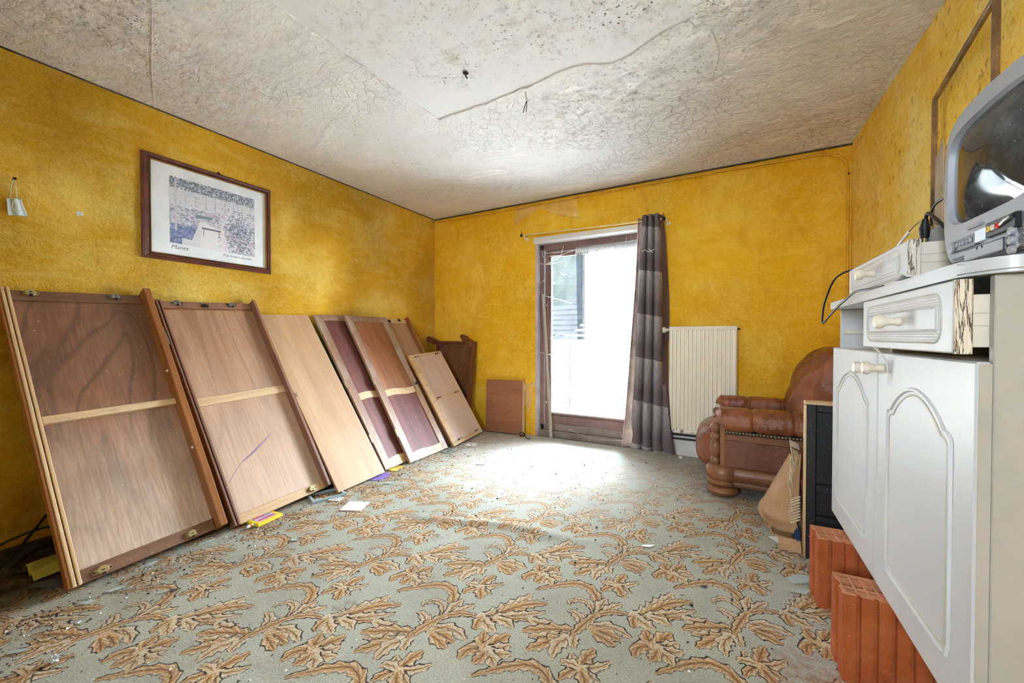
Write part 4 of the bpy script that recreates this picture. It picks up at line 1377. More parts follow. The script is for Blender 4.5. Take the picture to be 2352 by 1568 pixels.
bx = 3.425
bfp('stile', M_flaked, (bx, bx + 0.036, 2.25, 2.30, 0, 0.722))
bfp('stile', M_flaked, (3.80, 3.836, 2.25, 2.30, 0, 0.722))
bfp('edge_strip', M_pale_strip, (bx - 0.006, bx - 0.0005, 2.252, 2.30, 0.0, 0.72), bev=0.001, label='bare pale wooden edge')
bfp('top_rail', M_flaked, (bx + 0.036, 3.80, 2.252, 2.298, 0.690, 0.722))
bfp('top_strip', M_pale_strip, (bx - 0.006, 3.836, 2.248, 2.302, 0.7225, 0.737), bev=0.001, label='bare pale top edge')
bfp('cross_rail', M_flaked, (bx + 0.036, 3.80, 2.256, 2.298, 0.318, 0.352))
bfp('cross_rail', M_flaked, (bx + 0.036, 3.80, 2.256, 2.298, 0.178, 0.205))
bfp('bottom_rail', M_flaked, (bx + 0.036, 3.80, 2.256, 2.298, 0.0, 0.035))
for z0, z1 in ((0.352, 0.690), (0.205, 0.318), (0.035, 0.178)):
    bfp('panel', M_flaked, (bx + 0.036, 3.80, 2.284, 2.292, z0, z1), bev=0)

M_card = wood('brown_cardboard', srgb(196, 160, 118), srgb(170, 130, 90), (5, 5, 3), 1.0, 0.25, 0.85, 0.05, 0.1, seed=61)
M_card_in = plain('torn_cardboard_core', srgb(222, 204, 174), 0.9, var=0.15)
cb = thing('torn_cardboard', 'big torn brown cardboard sheet slumped against the black frame', 'cardboard', (3.36, 2.42, 0))
P00, P10, P01, P11 = Vector((3.255, 2.62, 0.055)), Vector((3.405, 2.33, 0.075)), Vector((3.40, 2.56, 0.41)), Vector((3.418, 2.36, 0.46))


def sheet(u, v):
    p = P00 * (1 - u) * (1 - v) + P10 * u * (1 - v) + P01 * (1 - u) * v + P11 * u * v
    bulge = math.sin(PI * u) * math.sin(PI * min(1, v * 0.8 + 0.2))
    p += Vector((-0.05, -0.05, 0.01)) * bulge
    p.z += 0.03 * math.sin(PI * u) * (1 - v) * -1
    if v < 0.3:
        p += Vector((-0.01, -0.018, 0)) * math.exp(-((v - 0.16) / 0.05) ** 2)
    return p


bm = BM(); surf(bm, sheet, 26, 26)
obj('sheet', bm, M_card, cb, 'all', 0.006, world=True)
bm = BM()
rngc = random.Random(5)
for k in range(9):
    v = k / 8
    a = Vector((3.398 + 0.012 * v, 2.40 - 0.02 * v, 0.17 + 0.32 * v))
    pts = [a, a + Vector((-0.028 + rngc.uniform(-.01, .01), -0.03, 0.02)), a + Vector((-0.03 + rngc.uniform(-.01, .01), -0.055, -0.02))]
    w = 0.016
    vs = []
    for p in pts:
        vs.append((bm.verts.new(p + Vector((0, 0, w))), bm.verts.new(p + Vector((0.006, 0, -w)))))
    for q, r in zip(vs, vs[1:]):
        bm.faces.new((q[0], r[0], r[1], q[1]))
o = obj('torn_edge', bm, M_card_in, cb, False, 0.003, world=True)
o['kind'] = 'stuff'
o['label'] = 'ragged pale torn edge'
bm = BM()
for k in range(9):
    z = 0.135 + k * 0.014
    tube(bm, [(3.375, 2.325, z - 0.01), (3.412, 2.315, z + 0.018)], 0.0035, 6)
o = obj('corrugation', bm, M_card_in, cb, True, world=True)
o['kind'] = 'stuff'


def curled(name, label, mat, P, thick, cat, parent=None, bend_=0.02):
    t = thing(name, label, cat, P[0])
    a, b, c, d = [Vector(p) for p in P]
    bm = BM()

    def f(u, v):
        p = a * (1 - u) * (1 - v) + b * u * (1 - v) + c * u * v + d * (1 - u) * v
        p.z += bend_ * math.sin(PI * u) * math.sin(PI * (0.2 + 0.8 * v))
        return p
    surf(bm, f, 12, 12)
    obj('sheet', bm, mat, t, 'all', thick, world=True)
    return t


box_t = thing('flattened_box', 'brown cardboard flap curled on the carpet under the torn cardboard sheet', 'cardboard', (3.33, 2.45, 0))
bm = BM()
surf(bm, lambda u, v: Vector((3.285 + 0.03 * u + 0.03 * math.sin(PI * v) * 0.3, 2.54 - 0.11 * u, 0.006 + 0.085 * v)) + Vector((-0.022 * math.sin(PI * v), 0, 0)), 10, 10)
obj('curled_flap', bm, M_card, box_t, 'all', 0.005, world=True)
bm = BM(); box(bm, 3.31, 3.40, 2.42, 2.55, 0.004, 0.012, 0.001)
obj('bottom_flap', bm, M_card, box_t, world=True)
blk = thing('bark_block', 'small ochre block lying in the shadow under the torn cardboard', 'block', (3.40, 2.50, 0.0))
bm = BM(); box(bm, 3.37, 3.43, 2.47, 2.53, 0.014, 0.065, 0.008, 2)
obj('block', bm, plain('ochre_block', srgb(164, 118, 54), 0.9, var=0.2, bump=0.5), blk, True, world=True)
cl = thing('blue_cloth', 'crumpled dark blue cloth beside the foot of the black frame', 'cloth', (3.405, 2.36, 0))
bm = BM(); superell(bm, (3.405, 2.355, 0.062), (0.014, 0.042, 0.05), 0.9, 0.9, 30, 20, lambda p, u, v: p * (1 + 0.1 * math.sin(9 * u * 6.28 + p.z * 60)))
obj('cloth', bm, plain('navy_cloth', srgb(48, 60, 98), 0.9, bump=0.4), cl, 'all', world=True)
sc_ = thing('cardboard_scrap', 'bent brown cardboard scrap lying against the bottom of the black frame', 'cardboard', (3.39, 2.31, 0))
bm = BM(); prism(bm, [(2.285, 0.002), (2.285, 0.034), (2.32, 0.050), (2.37, 0.036), (2.374, 0.032), (2.322, 0.044), (2.291, 0.029), (2.291, 0.002)], 'X', 3.325, 3.414)
obj('scrap', bm, M_card, sc_, world=True)
wp_ = thing('white_paper_scrap', 'small white paper scrap in front of the torn cardboard', 'paper', (3.35, 2.36, 0))
bm = BM(); prism(bm, [(3.29, 2.40), (3.345, 2.33), (3.37, 2.35), (3.33, 2.42)], 'Z', 0.002, 0.004)
obj('paper', bm, M_white_paint, wp_, world=True)

# ------------------------------------------------------------------ hollow bricks
g = G('terracotta', 0.85, 0.2)
o_ = g.obj()
c = g.mix(g.fr(g.noise(o_, 7, 5, 0.65), 0.35, 0.65), srgb(158, 78, 38), srgb(188, 106, 62))
c = g.mix(g.fr(g.noise(g.map(o_, (1, 1, 0.5)), 16, 5, 0.7), 0.55, 0.7, 0, 0.6), c, srgb(136, 66, 34))
c = g.mix(g.fr(g.noise(o_, 90, 3, 0.7), 0.64, 0.72, 0, 0.5), c, srgb(222, 168, 130))
g.col(c).nrm(g.bump(g.noise(o_, 130, 4, 0.7), 0.35, 0.003))
M_terra = g.m
M_terra_cut = plain('pale_cut_clay', srgb(200, 132, 92), 0.9, var=0.15, bump=0.4)


def hollow_brick(label, x, y, rz):
    """upright clay block: fluted body, open cells on top"""
    t = thing('hollow_brick', label, 'brick', (x, y, 0.0012), 'hollow bricks on the carpet')
    t.rotation_euler = (0, 0, math.radians(rz))
    w, d, h = 0.24, 0.125, 0.265
    nf = 6
    pl = []
    fw = w / nf
    for i in range(nf):                       # fluted face towards the room (local -y)
        a = i * fw
        pl += [(a + 0.004, 0), (a + fw - 0.008, 0), (a + fw - 0.006, 0.010), (a + fw + 0.002, 0.010)] if i < nf - 1 else [(a + 0.002, 0), (w, 0)]
    pl += [(w, d)]
    for i in range(nf):
        a = w - i * fw
        pl += [(a - 0.002, d), (a - fw + 0.0035, d)]
    pl += [(0, d - 0.002), (0, d * 0.62), (0.006, d * 0.58), (0.006, d * 0.40), (0, d * 0.36), (0, 0.002)]
    bm = BM()
    A = [bm.verts.new((p[0], p[1], 0)) for p in pl]
    B = [bm.verts.new((p[0], p[1], h)) for p in pl]
    for i in range(len(pl)):
        j = (i + 1) % len(pl)
        bm.faces.new((A[i], A[j], B[j], B[i]))
    box(bm, 0.012, w - 0.004, 0.012, d - 0.004, 0.004, h - 0.12)
    obj('body', bm, M_terra, t)
    bm = BM()
    z0, z1 = h - 0.12, h + 0.0005
    e = 0.0125
    xs = [0.012 + k * (w - 0.02) / 8 for k in range(9)]
    for k in range(1, 8):
        box(bm, xs[k] - 0.0035, xs[k] + 0.0035, 0.013, d - 0.013, z0, z1 - 0.001, 0.001)
    for yy in (0.028, 0.050, 0.082, 0.099):
        box(bm, 0.010, w - 0.004, yy - 0.003, yy + 0.003, z0, z1 - 0.0015, 0.001)
    bm2 = BM()
    vo = [bm2.verts.new((p[0], p[1], h + 0.0003)) for p in pl]
    eo = [bm2.edges.new((vo[i], vo[(i + 1) % len(vo)])) for i in range(len(vo))]
    vi = [bm2.verts.new(q) for q in ((0.012, 0.016, h + 0.0003), (w - 0.006, 0.016, h + 0.0003), (w - 0.006, d - 0.014, h + 0.0003), (0.012, d - 0.014, h + 0.0003))]
    ei = [bm2.edges.new((vi[i], vi[(i + 1) % 4])) for i in range(4)]
    bmesh.ops.triangle_fill(bm2, use_beauty=True, edges=eo + ei)
    lo_ = [bm2.verts.new((v.co.x, v.co.y, h - 0.12)) for v in vi]
    for i in range(4):
        bm2.faces.new((vi[i], vi[(i + 1) % 4], lo_[(i + 1) % 4], lo_[i]))
    obj('rim', bm2, M_terra_cut, t)
    o = obj('webs', bm, M_terra_cut, t)
    o['label'] = 'pale cut top with open cells'
    o['kind'] = 'stuff'
    return t


hollow_brick('hollow terracotta brick farther along under the white sideboard, next to the glass shards', 3.405, 1.862, 3)
hollow_brick('hollow terracotta brick closest to the camera under the white sideboard', 3.405, 1.50, 2)

# ------------------------------------------------------------------ white sideboard on bricks
M_lam = plain('white_laminate', srgb(206, 208, 210), 0.38, var=0.025)
g = G('grubby_white_laminate', 0.4)
o_ = g.obj()
c = g.mix(g.fr(g.noise(o_, 55, 4, 0.8), 0.70, 0.74, 0, 0.85), srgb(204, 206, 209), srgb(130, 116, 100))
c = g.mix(g.fr(g.noise(o_, 2.5, 4), 0.5, 0.75, 0, 0.4), c, srgb(206, 206, 204))
g.col(c)
M_front = g.m
M_side = plain('beige_side_panel', srgb(184, 178, 170), 0.6, var=0.04)
M_inner = plain('cream_inner_board', srgb(222, 212, 196), 0.6, var=0.04)
M_groove = plain('yellowed_groove', srgb(200, 196, 184), 0.6, var=0.1)
M_knob = plain('cream_turned_wood', srgb(232, 218, 200), 0.45, var=0.06)
g = G('swollen_edge_board', 0.85)
o_ = g.obj()
wv = g.map(o_, (95, 95, 7))
n1 = g.noise(wv, 1.0, 5, 0.7, 0.6)
crack = g.fr(g.ma('ABSOLUTE', g.ma('SUBTRACT', n1, 0.5)), 0.0, 0.03, 1, 0)
c = g.mix(crack, srgb(224, 212, 196), srgb(92, 60, 36))
g.col(c).nrm(g.bump(g.ma('SUBTRACT', g.noise(wv, 1.0, 3), crack), 0.8, 0.006))
M_swollen = g.m

CXF, CXC, CY0, CY1 = 3.502, 3.525, 1.058, 2.164
cab = thing('white_sideboard', 'white two door sideboard with arched door panels, raised on hollow bricks', 'sideboard', (3.70, 1.61, 0.27))


def kp_(name, mat, *b, bev=0.002, parent=cab, label=None, smooth=False):
    bm = BM()
    for q in b:
        box(bm, *q, bev)
    o = obj(name, bm, mat, parent, smooth, world=True)
    if label:
        o['label'] = label
    return o


ZB, ZT = 0.266, 1.154
kp_('side_panel', M_side, (CXC, 3.885, CY0, CY0 + 0.018, ZB, ZT), label='beige side panel')
kp_('side_panel', M_lam, (CXC, 3.885, CY1 - 0.018, CY1, ZB, ZT))
kp_('divider', M_inner, (CXC + 0.006, 3.88, 1.584, 1.602, ZB + 0.02, ZT))
kp_('bottom_board', M_inner, (CXC, 3.88, CY0 + 0.018, CY1 - 0.018, ZB, ZB + 0.018))
kp_('shelf_board', M_inner, (CXC + 0.01, 3.88, CY0 + 0.018, CY1 - 0.018, 0.975, 0.99))
kp_('back_board', M_inner, (3.880, 3.886, CY0, CY1, ZB, ZT))
kp_('drawer_runner', M_inner, (CXC + 0.01, 3.85, CY1 - 0.030, CY1 - 0.018, 1.05, 1.068))


def moulding(pts, mat, name, r, parent, flat=0.6, closed=True):
    bm = BM(); tube(bm, pts, r, 6, closed)
    return obj(name, bm, mat, parent, True, world=True)


def knob(parent, x, y, z, s=1.0):
    bm = BM(); lathe(bm, [(0.013 * s, 0), (0.0145 * s, 0.004), (0.0115 * s, 0.008), (0.0105 * s, 0.020), (0.0125 * s, 0.026), (0.019 * s, 0.033), (0.0205 * s, 0.041), (0.017 * s, 0.048), (0.008 * s, 0.051)], (x, y, z), 'X', 22, -1)
    return obj('knob', bm, M_knob, parent, True, world=True)


def arch(y0, y1, z0, z1, x):
    """cathedral outline: straight sides, shouldered arch on top, clipped lower corners"""
    w = y1 - y0
    yc = (y0 + y1) / 2
    pts = [(y0 + 0.03, z0), (y1 - 0.03, z0), (y1 - 0.008, z0 + 0.008), (y1, z0 + 0.035), (y1, z1 - 0.085), (y1 - 0.012, z1 - 0.072)]
    for k in range(13):
        a = k / 12
        yy = (y1 - 0.03) + (y0 + 0.03 - y1 + 0.03) * a
        pts.append((yy, z1 - 0.07 + 0.07 * math.sin(PI * a) ** 0.8))
    pts += [(y0 + 0.012, z1 - 0.072), (y0, z1 - 0.085), (y0, z0 + 0.035), (y0 + 0.008, z0 + 0.008)]
    return [(x, p[0], p[1]) for p in pts]


for y0, y1, ky in ((CY0, 1.590, 1.548), (1.596, CY1, 1.640)):
    d = kp_('door', M_front, (CXF, CXC - 0.001, y0, y1, 0.277, 0.992), bev=0.004)
    m = 0.085
    moulding(arch(y0 + m, y1 - m, 0.277 + m, 0.992 - m, CXF), M_lam, 'arch_moulding', 0.0055, d)
    moulding(arch(y0 + m + 0.014, y1 - m - 0.014, 0.277 + m + 0.014, 0.992 - m - 0.014, CXF + 0.001), M_groove, 'inner_moulding', 0.0035, d)
    knob(d, CXF, ky, 0.945 if ky < 1.6 else 0.94, 0.95)
    if y0 < 1.2:
        k = kp_('edge_band', M_side, (CXF + 0.004, CXC - 0.002, y0 - 0.001, y0 + 0.001, 0.28, 0.988), bev=0, parent=d, label='beige near edge')


def drawer(parent, xf, y0, y1, z0, z1, depth, name='drawer', box_h=None, swollen=True):
    """front with ring and fluted lines, turned knob, box behind it"""
    f = kp_(name, M_front, (xf, xf + 0.024, y0, y1, z0, z1), bev=0.003, parent=parent)
    yc, zc = (y0 + y1) / 2, (z0 + z1) / 2
    hw, hh = (y1 - y0) / 2, (z1 - z0) / 2

    def ring(ky, kz, c=0.012):
        a, b = hw * ky, hh * kz
        pts = []
        for sy, sz, a0 in ((1, 1, 0), (-1, 1, 90), (-1, -1, 180), (1, -1, 270)):
            for k in range(6):
                t_ = math.radians(a0 + 18 * k)
                pts.append((xf, yc + sy * (a - c) + c * math.cos(t_), zc + sz * (b - c) + c * math.sin(t_)))
        return pts
    moulding(ring(0.78, 0.36, 0.006), M_lam, 'ring_moulding', 0.004, f)
    moulding(ring(0.84, 0.72, 0.03), M_groove, 'outer_ring', 0.0025, f)
    bm = BM()
    for k in (0.46, 0.55, 0.64):
        for sgn in (-1, 1):
            tube(bm, [(xf + 0.0005, yc - hw * 0.80, zc + sgn * hh * k), (xf + 0.0005, yc + hw * 0.80, zc + sgn * hh * k)], 0.0016, 5)
    q = obj('flutes', bm, M_groove, f, True, world=True)
    q['kind'] = 'stuff'
    knob(f, xf, yc - 0.02, zc, 0.88)
    kp_('swollen_edge', M_swollen, (xf + 0.001, xf + 0.026, y0 - 0.004, y0 + 0.002, z0 - 0.001, z1 + 0.001), bev=0.001, parent=f, label='chipped swollen near edge')
    bh = box_h or (z1 - z0) * 0.72
    zb = z0 + 0.012
    bm = BM()
    box(bm, xf + 0.024, xf + depth, y0 + 0.02, y0 + 0.032, zb, zb + bh, 0.001); box(bm, xf + 0.024, xf + depth, y1 - 0.032, y1 - 0.02, zb, zb + bh, 0.001)
    box(bm, xf + depth - 0.012, xf + depth, y0 + 0.032, y1 - 0.032, zb, zb + bh, 0.001); box(bm, xf + 0.024, xf + depth, y0 + 0.032, y1 - 0.032, zb + 0.006, zb + 0.012)
    b = obj('drawer_box', bm, M_inner, f, world=True)
    bm = BM(); box(bm, xf + 0.03, xf + depth - 0.004, y0 + 0.0185, y0 + 0.0205, zb + bh * 0.40, zb + bh * 0.42); box(bm, xf + 0.03, xf + depth - 0.004, y0 + 0.0185, y0 + 0.0205, zb + bh * 0.64, zb + bh * 0.66)
    q = obj('side_line', bm, M_groove, b, world=True)
    q['kind'] = 'stuff'
    return f


drawer(cab, 3.470, CY0, 1.610, 1.007, 1.147, 0.34)['label'] = 'half open drawer'
# worktop with rounded corners
bm = BM()
WF, WE0, WE1 = 3.487, 1.022, 2.19
pl = [(3.886, WE0), (3.886, WE1)]
for k in range(7):
    a = PI / 2 * k / 6
    pl.append((WF + 0.05 - 0.05 * math.sin(a), WE1 - 0.05 + 0.05 * math.cos(a)))
for k in range(7):
    a = PI / 2 * k / 6
    pl.append((WF + 0.06 - 0.06 * math.cos(a), WE0 + 0.10 - 0.10 * math.sin(a)))
prism(bm, pl, 'Z', 1.155, 1.184)
bmesh.ops.bevel(bm, geom=[e for e in bm.edges if abs(e.verts[0].co.z - e.verts[1].co.z) < 1e-6], offset=0.006, segments=2, affect='EDGES')
obj('worktop', bm, M_lam, cab, True, world=True)

dr = thing('loose_drawer', 'white loose drawer with a cream knob, lying on top of the white sideboard', 'drawer', (3.68, 1.67, 1.185))
drawer(dr, 3.507, 1.402, 1.947, 1.1855, 1.293, 0.36, 'drawer_front', 0.090)
pp_ = thing('worktop_paper', 'sheet of white paper curling over the front of the white worktop', 'paper', (3.48, 1.35, 1.185))
bm = BM()
surf(bm, lambda u, v: Vector((3.48 + 0.06 * u, 1.31 + 0.085 * v, 1.1865 + 0.012 * (1 - u) * math.sin(PI * v))), 8, 10)
obj('sheet', bm, M_white_paint, pp_, 'all', 0.0012, world=True)

# ------------------------------------------------------------------ television
M_tv = plain('silver_tv_plastic', srgb(152, 154, 160), 0.42, var=0.03)
M_tv_dark = plain('grey_tv_back', srgb(120, 122, 128), 0.5, var=0.05)
tv = thing('television', 'silver tube television with a built in disc tray, standing on the white sideboard', 'television', (3.70, 1.137, 1.185))
TF, TZ0 = 3.54, 1.185


def tvb(name, mat, *b, bev=0.002, parent=tv, smooth=False, label=None):
    return kp_(name, mat, *b, bev=bev, parent=parent, label=label, smooth=smooth)


def tv_ring(x, gy, gz, zc, bul, n=64, e=0.32, low=0.0):
    r = []
    for k in range(n):
        a = 2 * PI * k / n
        ca, sa = math.cos(a), math.sin(a)
        y = math.copysign(abs(ca) ** e, ca)
        z = math.copysign(abs(sa) ** e, sa)
        arc = 1 + bul * (1 - z * z)          # sides bulge at mid height
        top = 1 + bul * 1.4 * (1 - y * y) if z > 0 else 1
        if z < 0:
            arc *= 1 - low * (z * z)
        r.append(Vector((x, 1.137 + gy * y * arc, zc + gz * z * top)))
    return r


def loft(bm, rings, cap0=False, cap1=False):
    R = [[bm.verts.new(p) for p in r] for r in rings]
    n = len(R[0])
    for A_, B_ in zip(R, R[1:]):
        for k in range(n):
            bm.faces.new((A_[k], A_[(k + 1) % n], B_[(k + 1) % n], B_[k]))
    if cap0:
        bm.faces.new(R[0][::-1])
    if cap1:
        bm.faces.new(R[-1])
    return R


hy, hz, zc = 0.168, 0.166, 1.360
bm = BM()
loft(bm, [tv_ring(TF + 0.004, hy * 0.985, hz * 0.985, zc, 0.07, low=0.07), tv_ring(TF + 0.012, hy, hz, zc, 0.07, low=0.07), tv_ring(TF + 0.085, hy * 1.0, hz, zc, 0.07, low=0.07), tv_ring(TF + 0.09, hy * 0.975, hz * 0.97, zc - 0.004, 0.07, low=0.07)])
# bezel face with the opening for the tube
sy, sz, szc = 0.1455, 0.104, 1.390
outer = tv_ring(TF + 0.004, hy * 0.985, hz * 0.985, zc, 0.07, low=0.07)
inner = [Vector((TF + 0.002, p.y, p.z)) for p in tv_ring(TF, sy, sz, szc, 0.06, low=0.0)]
inner2 = [Vector((TF + 0.014, 1.137 + (p.y - 1.137) * 0.975, szc + (p.z - szc) * 0.97)) for p in inner]
loft(bm, [outer, inner, inner2])
obj('bezel', bm, M_tv, tv, True, world=True)
bm = BM()
loft(bm, [tv_ring(TF + 0.09, hy * 0.975, hz * 0.97, zc - 0.004, 0.07, low=0.07), tv_ring(TF + 0.18, hy * 0.85, hz * 0.82, zc - 0.03, 0.05), tv_ring(TF + 0.30, hy * 0.55, hz * 0.6, zc - 0.06, 0.03)], False, True)
box(bm, TF + 0.02, TF + 0.28, 1.03, 1.245, TZ0, TZ0 + 0.04, 0.004)
obj('back_shell', bm, M_tv_dark, tv, True, world=True)
# curved tube face
g = G('dusty_picture_tube', 0.10, 0.3)
o_ = g.obj()
c = g.mix(g.fr(g.noise(o_, 18, 5, 0.7), 0.45, 0.75, 0, 0.35), srgb(52, 54, 54), srgb(110, 112, 112))
c = g.mix(g.fr(g.noise(o_, 120, 2), 0.74, 0.78, 0, 0.8), c, srgb(190, 190, 186))
g.col(c).set('Roughness', 0.05)
M_tube = g.m
bm = BM()
N_ = 64
rim = [Vector((TF + 0.013, 1.137 + (p.y - 1.137) * 0.985, szc + (p.z - szc) * 0.985)) for p in inner]
rings = []
for s in (1.0, 0.92, 0.8, 0.65, 0.5, 0.35, 0.2, 0.08):
    rings.append([Vector((TF + 0.013 - 0.026 * (1 - s * s), 1.137 + (p.y - 1.137) * s, szc + (p.z - szc) * s)) for p in rim])
loft(bm, rings, False, True)
obj('picture_tube', bm, M_tube, tv, 'all', world=True)
# controls below the tube: plates follow the face at x = TF
zp = 1.238
cpn = tvb('control_panel', plain('dark_grey_plate', srgb(84, 88, 98), 0.35), (TF - 0.004, TF + 0.006, 1.158, 1.262, zp - 0.011, zp + 0.013), bev=0.001)
bm = BM(); lathe(bm, [(0.0125, 0), (0.0125, 0.004), (0.010, 0.005)], (TF - 0.004, 1.248, zp), 'X', 18, -1)
obj('power_button', bm, M_tv, cpn, True, world=True)
for k in range(5):
    bm = BM(); superell(bm, (TF - 0.005, 1.226 - k * 0.0135, zp + 0.002), (0.003, 0.0035, 0.0055), 0.8, 0.8, 12, 8)
    obj('button', bm, M_tv, cpn, True, world=True)
tvb('bright_plate', plain('chrome_plate', srgb(206, 210, 218), 0.25, 0.3), (TF - 0.0045, TF + 0.006, 1.118, 1.1575, zp - 0.008, zp + 0.017), bev=0.001)
av = tvb('jack_panel', M_black, (TF - 0.005, TF + 0.006, 1.028, 1.1175, zp - 0.006, zp + 0.022), bev=0.001)
for y, cc, nm in ((1.102, srgb(214, 176, 60), 'yellow'), (1.088, srgb(222, 216, 200), 'white'), (1.074, srgb(196, 52, 44), 'red')):
    bm = BM(); lathe(bm, [(0.0055, 0), (0.0055, 0.004), (0.0032, 0.0045), (0.0032, 0.001)], (TF - 0.005, y, zp + 0.008), 'X', 16, -1)
    obj('jack', bm, plain(nm + '_jack', cc, 0.4), av, True, world=True)['label'] = nm + ' jack'
bm = BM(); tube(bm, [(TF - 0.006, 1.064, zp + 0.008), (TF - 0.008, 1.048, zp + 0.012), (TF - 0.006, 1.036, zp + 0.016)], 0.004, 8)
obj('jack_lever', bm, M_steel, av, True, world=True)
tray = tvb('disc_tray', M_tv, (TF - 0.003, TF + 0.006, 1.066, 1.200, 1.200, 1.222), bev=0.001)
bm = BM(); box(bm, TF - 0.0035, TF - 0.002, 1.064, 1.202, 1.1975, 1.2); box(bm, TF - 0.0035, TF - 0.002, 1.064, 1.202, 1.222, 1.2228); box(bm, TF - 0.0035, TF - 0.002, 1.0642, 1.0665, 1.2, 1.222); tube(bm, [(TF - 0.0035, 1.152, 1.216), (TF - 0.0035, 1.149, 1.222)], 0.0008, 5); tube(bm, [(TF - 0.0035, 1.132, 1.216), (TF - 0.0035, 1.135, 1.222)], 0.0008, 5)
q = obj('tray_gap', bm, M_black, tray, world=True)
q['kind'] = 'stuff'
tvb('badge', M_tv, (TF - 0.003, TF + 0.004, 1.145, 1.195, 1.264, 1.271), bev=0.002, smooth=True)
bm = BM()
for k in range(15):
    z = 1.192 + k * 0.0045
    tube(bm, [(TF + 0.002, 1.0, z), (TF + 0.002, 1.022, z)], 0.0012, 5)
    if k < 6:
        tube(bm, [(TF + 0.002, 1.208, z), (TF + 0.002, 1.262, z)], 0.0012, 5)
q = obj('speaker_slots', bm, M_tv_dark, tv, True, world=True)
q['kind'] = 'stuff'
for k in range(3):
    bm = BM(); lathe(bm, [(0.0085, 0), (0.0085, 0.003), (0.007, 0.006), (0.003, 0.0068)], (TF - 0.001, 1.040, 1.194 + k * 0.017), 'X', 18, -1)
    obj('round_button', bm, M_tv, tv, True, world=True)

# ---- things behind and round the television
M_grey_pl = plain('grey_box_plastic', srgb(122, 122, 128), 0.5, var=0.04)
gb = thing('grey_receiver_box', 'small grey receiver box with a yellow sticker, between the loose drawer and the television', 'receiver', (3.665, 1.465, 1.2865))
gb.rotation_euler = (0.0, 0.0, 0.12)
bm = BM(); box(bm, -0.05, 0.10, -0.04, 0.12, 0.003, 0.062, 0.006, 2)
obj('case', bm, M_grey_pl, gb)
bm = BM(); box(bm, -0.020, 0.025, -0.0412, -0.0398, 0.018, 0.048)
obj('sticker', bm, plain('yellow_sticker', srgb(226, 214, 140), 0.6), gb)['label'] = 'pale yellow sticker'
bm = BM(); box(bm, -0.005, 0.03, -0.0415, -0.0395, 0.006, 0.014)
obj('socket', bm, M_black, gb)
bm = BM()
for k in range(3):
    box(bm, 0.035 + 0.02 * k, 0.04 + 0.02 * k, -0.0412, -0.0395, 0.012, 0.05)
q = obj('slots', bm, M_tv_dark, gb); q['kind'] = 'stuff'


def cable(name, label, pts, r, mat, cat='cable', extra=None, k=6):
    t = thing(name, label, cat, pts[0])
    bm = BM(); tube(bm, smoothpath(pts, k), r, 8)
    obj('cord', bm, mat, t, True, world=True)
    return t


pl_ = cable('power_lead', 'black power lead with a black plug, lying behind the loose drawer by the television', [(3.66, 1.325, 1.24), (3.60, 1.345, 1.26), (3.575, 1.385, 1.31), (3.57, 1.45, 1.36), (3.575, 1.495, 1.378), (3.58, 1.522, 1.362)], 0.0045, M_black)
bm = BM(); tube(bm, [(3.578, 1.516, 1.368), (3.58, 1.526, 1.345), (3.582, 1.532, 1.318)], [0.006, 0.012, 0.010], 12)
lathe(bm, [(0.003, 0), (0.003, 0.018)], (3.587, 1.533, 1.300), 'Z', 8); lathe(bm, [(0.003, 0), (0.003, 0.018)], (3.577, 1.533, 1.300), 'Z', 8)
obj('plug', bm, M_black, pl_, True, world=True)
cable('aerial_cable', 'thin black aerial cable running to the television from behind the loose drawer', [(3.60, 1.545, 1.355), (3.585, 1.50, 1.385), (3.58, 1.44, 1.395), (3.60, 1.37, 1.40), (3.66, 1.325, 1.39)], 0.003, M_black)
w_ = cable('white_probe_wire', 'slim white probe with a brown wire sticking up behind the loose drawer', [(3.60, 1.70, 1.372), (3.602, 1.65, 1.384), (3.605, 1.60, 1.383), (3.62, 1.565, 1.358)], 0.0018, plain('brown_wire', srgb(104, 66, 40), 0.5))
bm = BM(); tube(bm, [(3.60, 1.93, 1.305), (3.60, 1.70, 1.372)], 0.0045, 10)
obj('probe', bm, M_white_paint, w_, True, world=True)
cable('black_power_cord', 'black cord looping off the worktop in front of the loose drawer', [(3.60, 1.90, 1.2985), (3.53, 1.955, 1.300), (3.48, 2.02, 1.275), (3.455, 2.06, 1.19), (3.447, 2.07, 1.12), (3.447, 2.06, 1.095), (3.449, 2.03, 1.103), (3.462, 1.92, 1.145), (3.47, 1.82, 1.172), (3.476, 1.72, 1.191), (3.49, 1.62, 1.189), (3.50, 1.55, 1.1885)], 0.0036, M_black, 'cable')

# ------------------------------------------------------------------ on the walls
# empty frame standing off the yellow wall above the television
M_fr = wood('gilt_brown_moulding', srgb(172, 134, 84), srgb(92, 66, 48), (12, 12, 12), 2, 0.4, 0.35, 0.3, seed=71)
ef = thing('empty_frame', 'empty brown and gilt picture frame hanging askew on the wall above the television', 'picture frame', (3.885, 2.34, 2.05))
ea, eb = Vector((3.872, 2.33, 0)), Vector((3.83, 1.80, 0))
dv = (eb - ea).normalized()
nv = Vector((-1, 0, 0)) * 1.0
nv = Vector((dv.y, -dv.x, 0)).normalized()
if nv.x > 0:
    nv = -nv


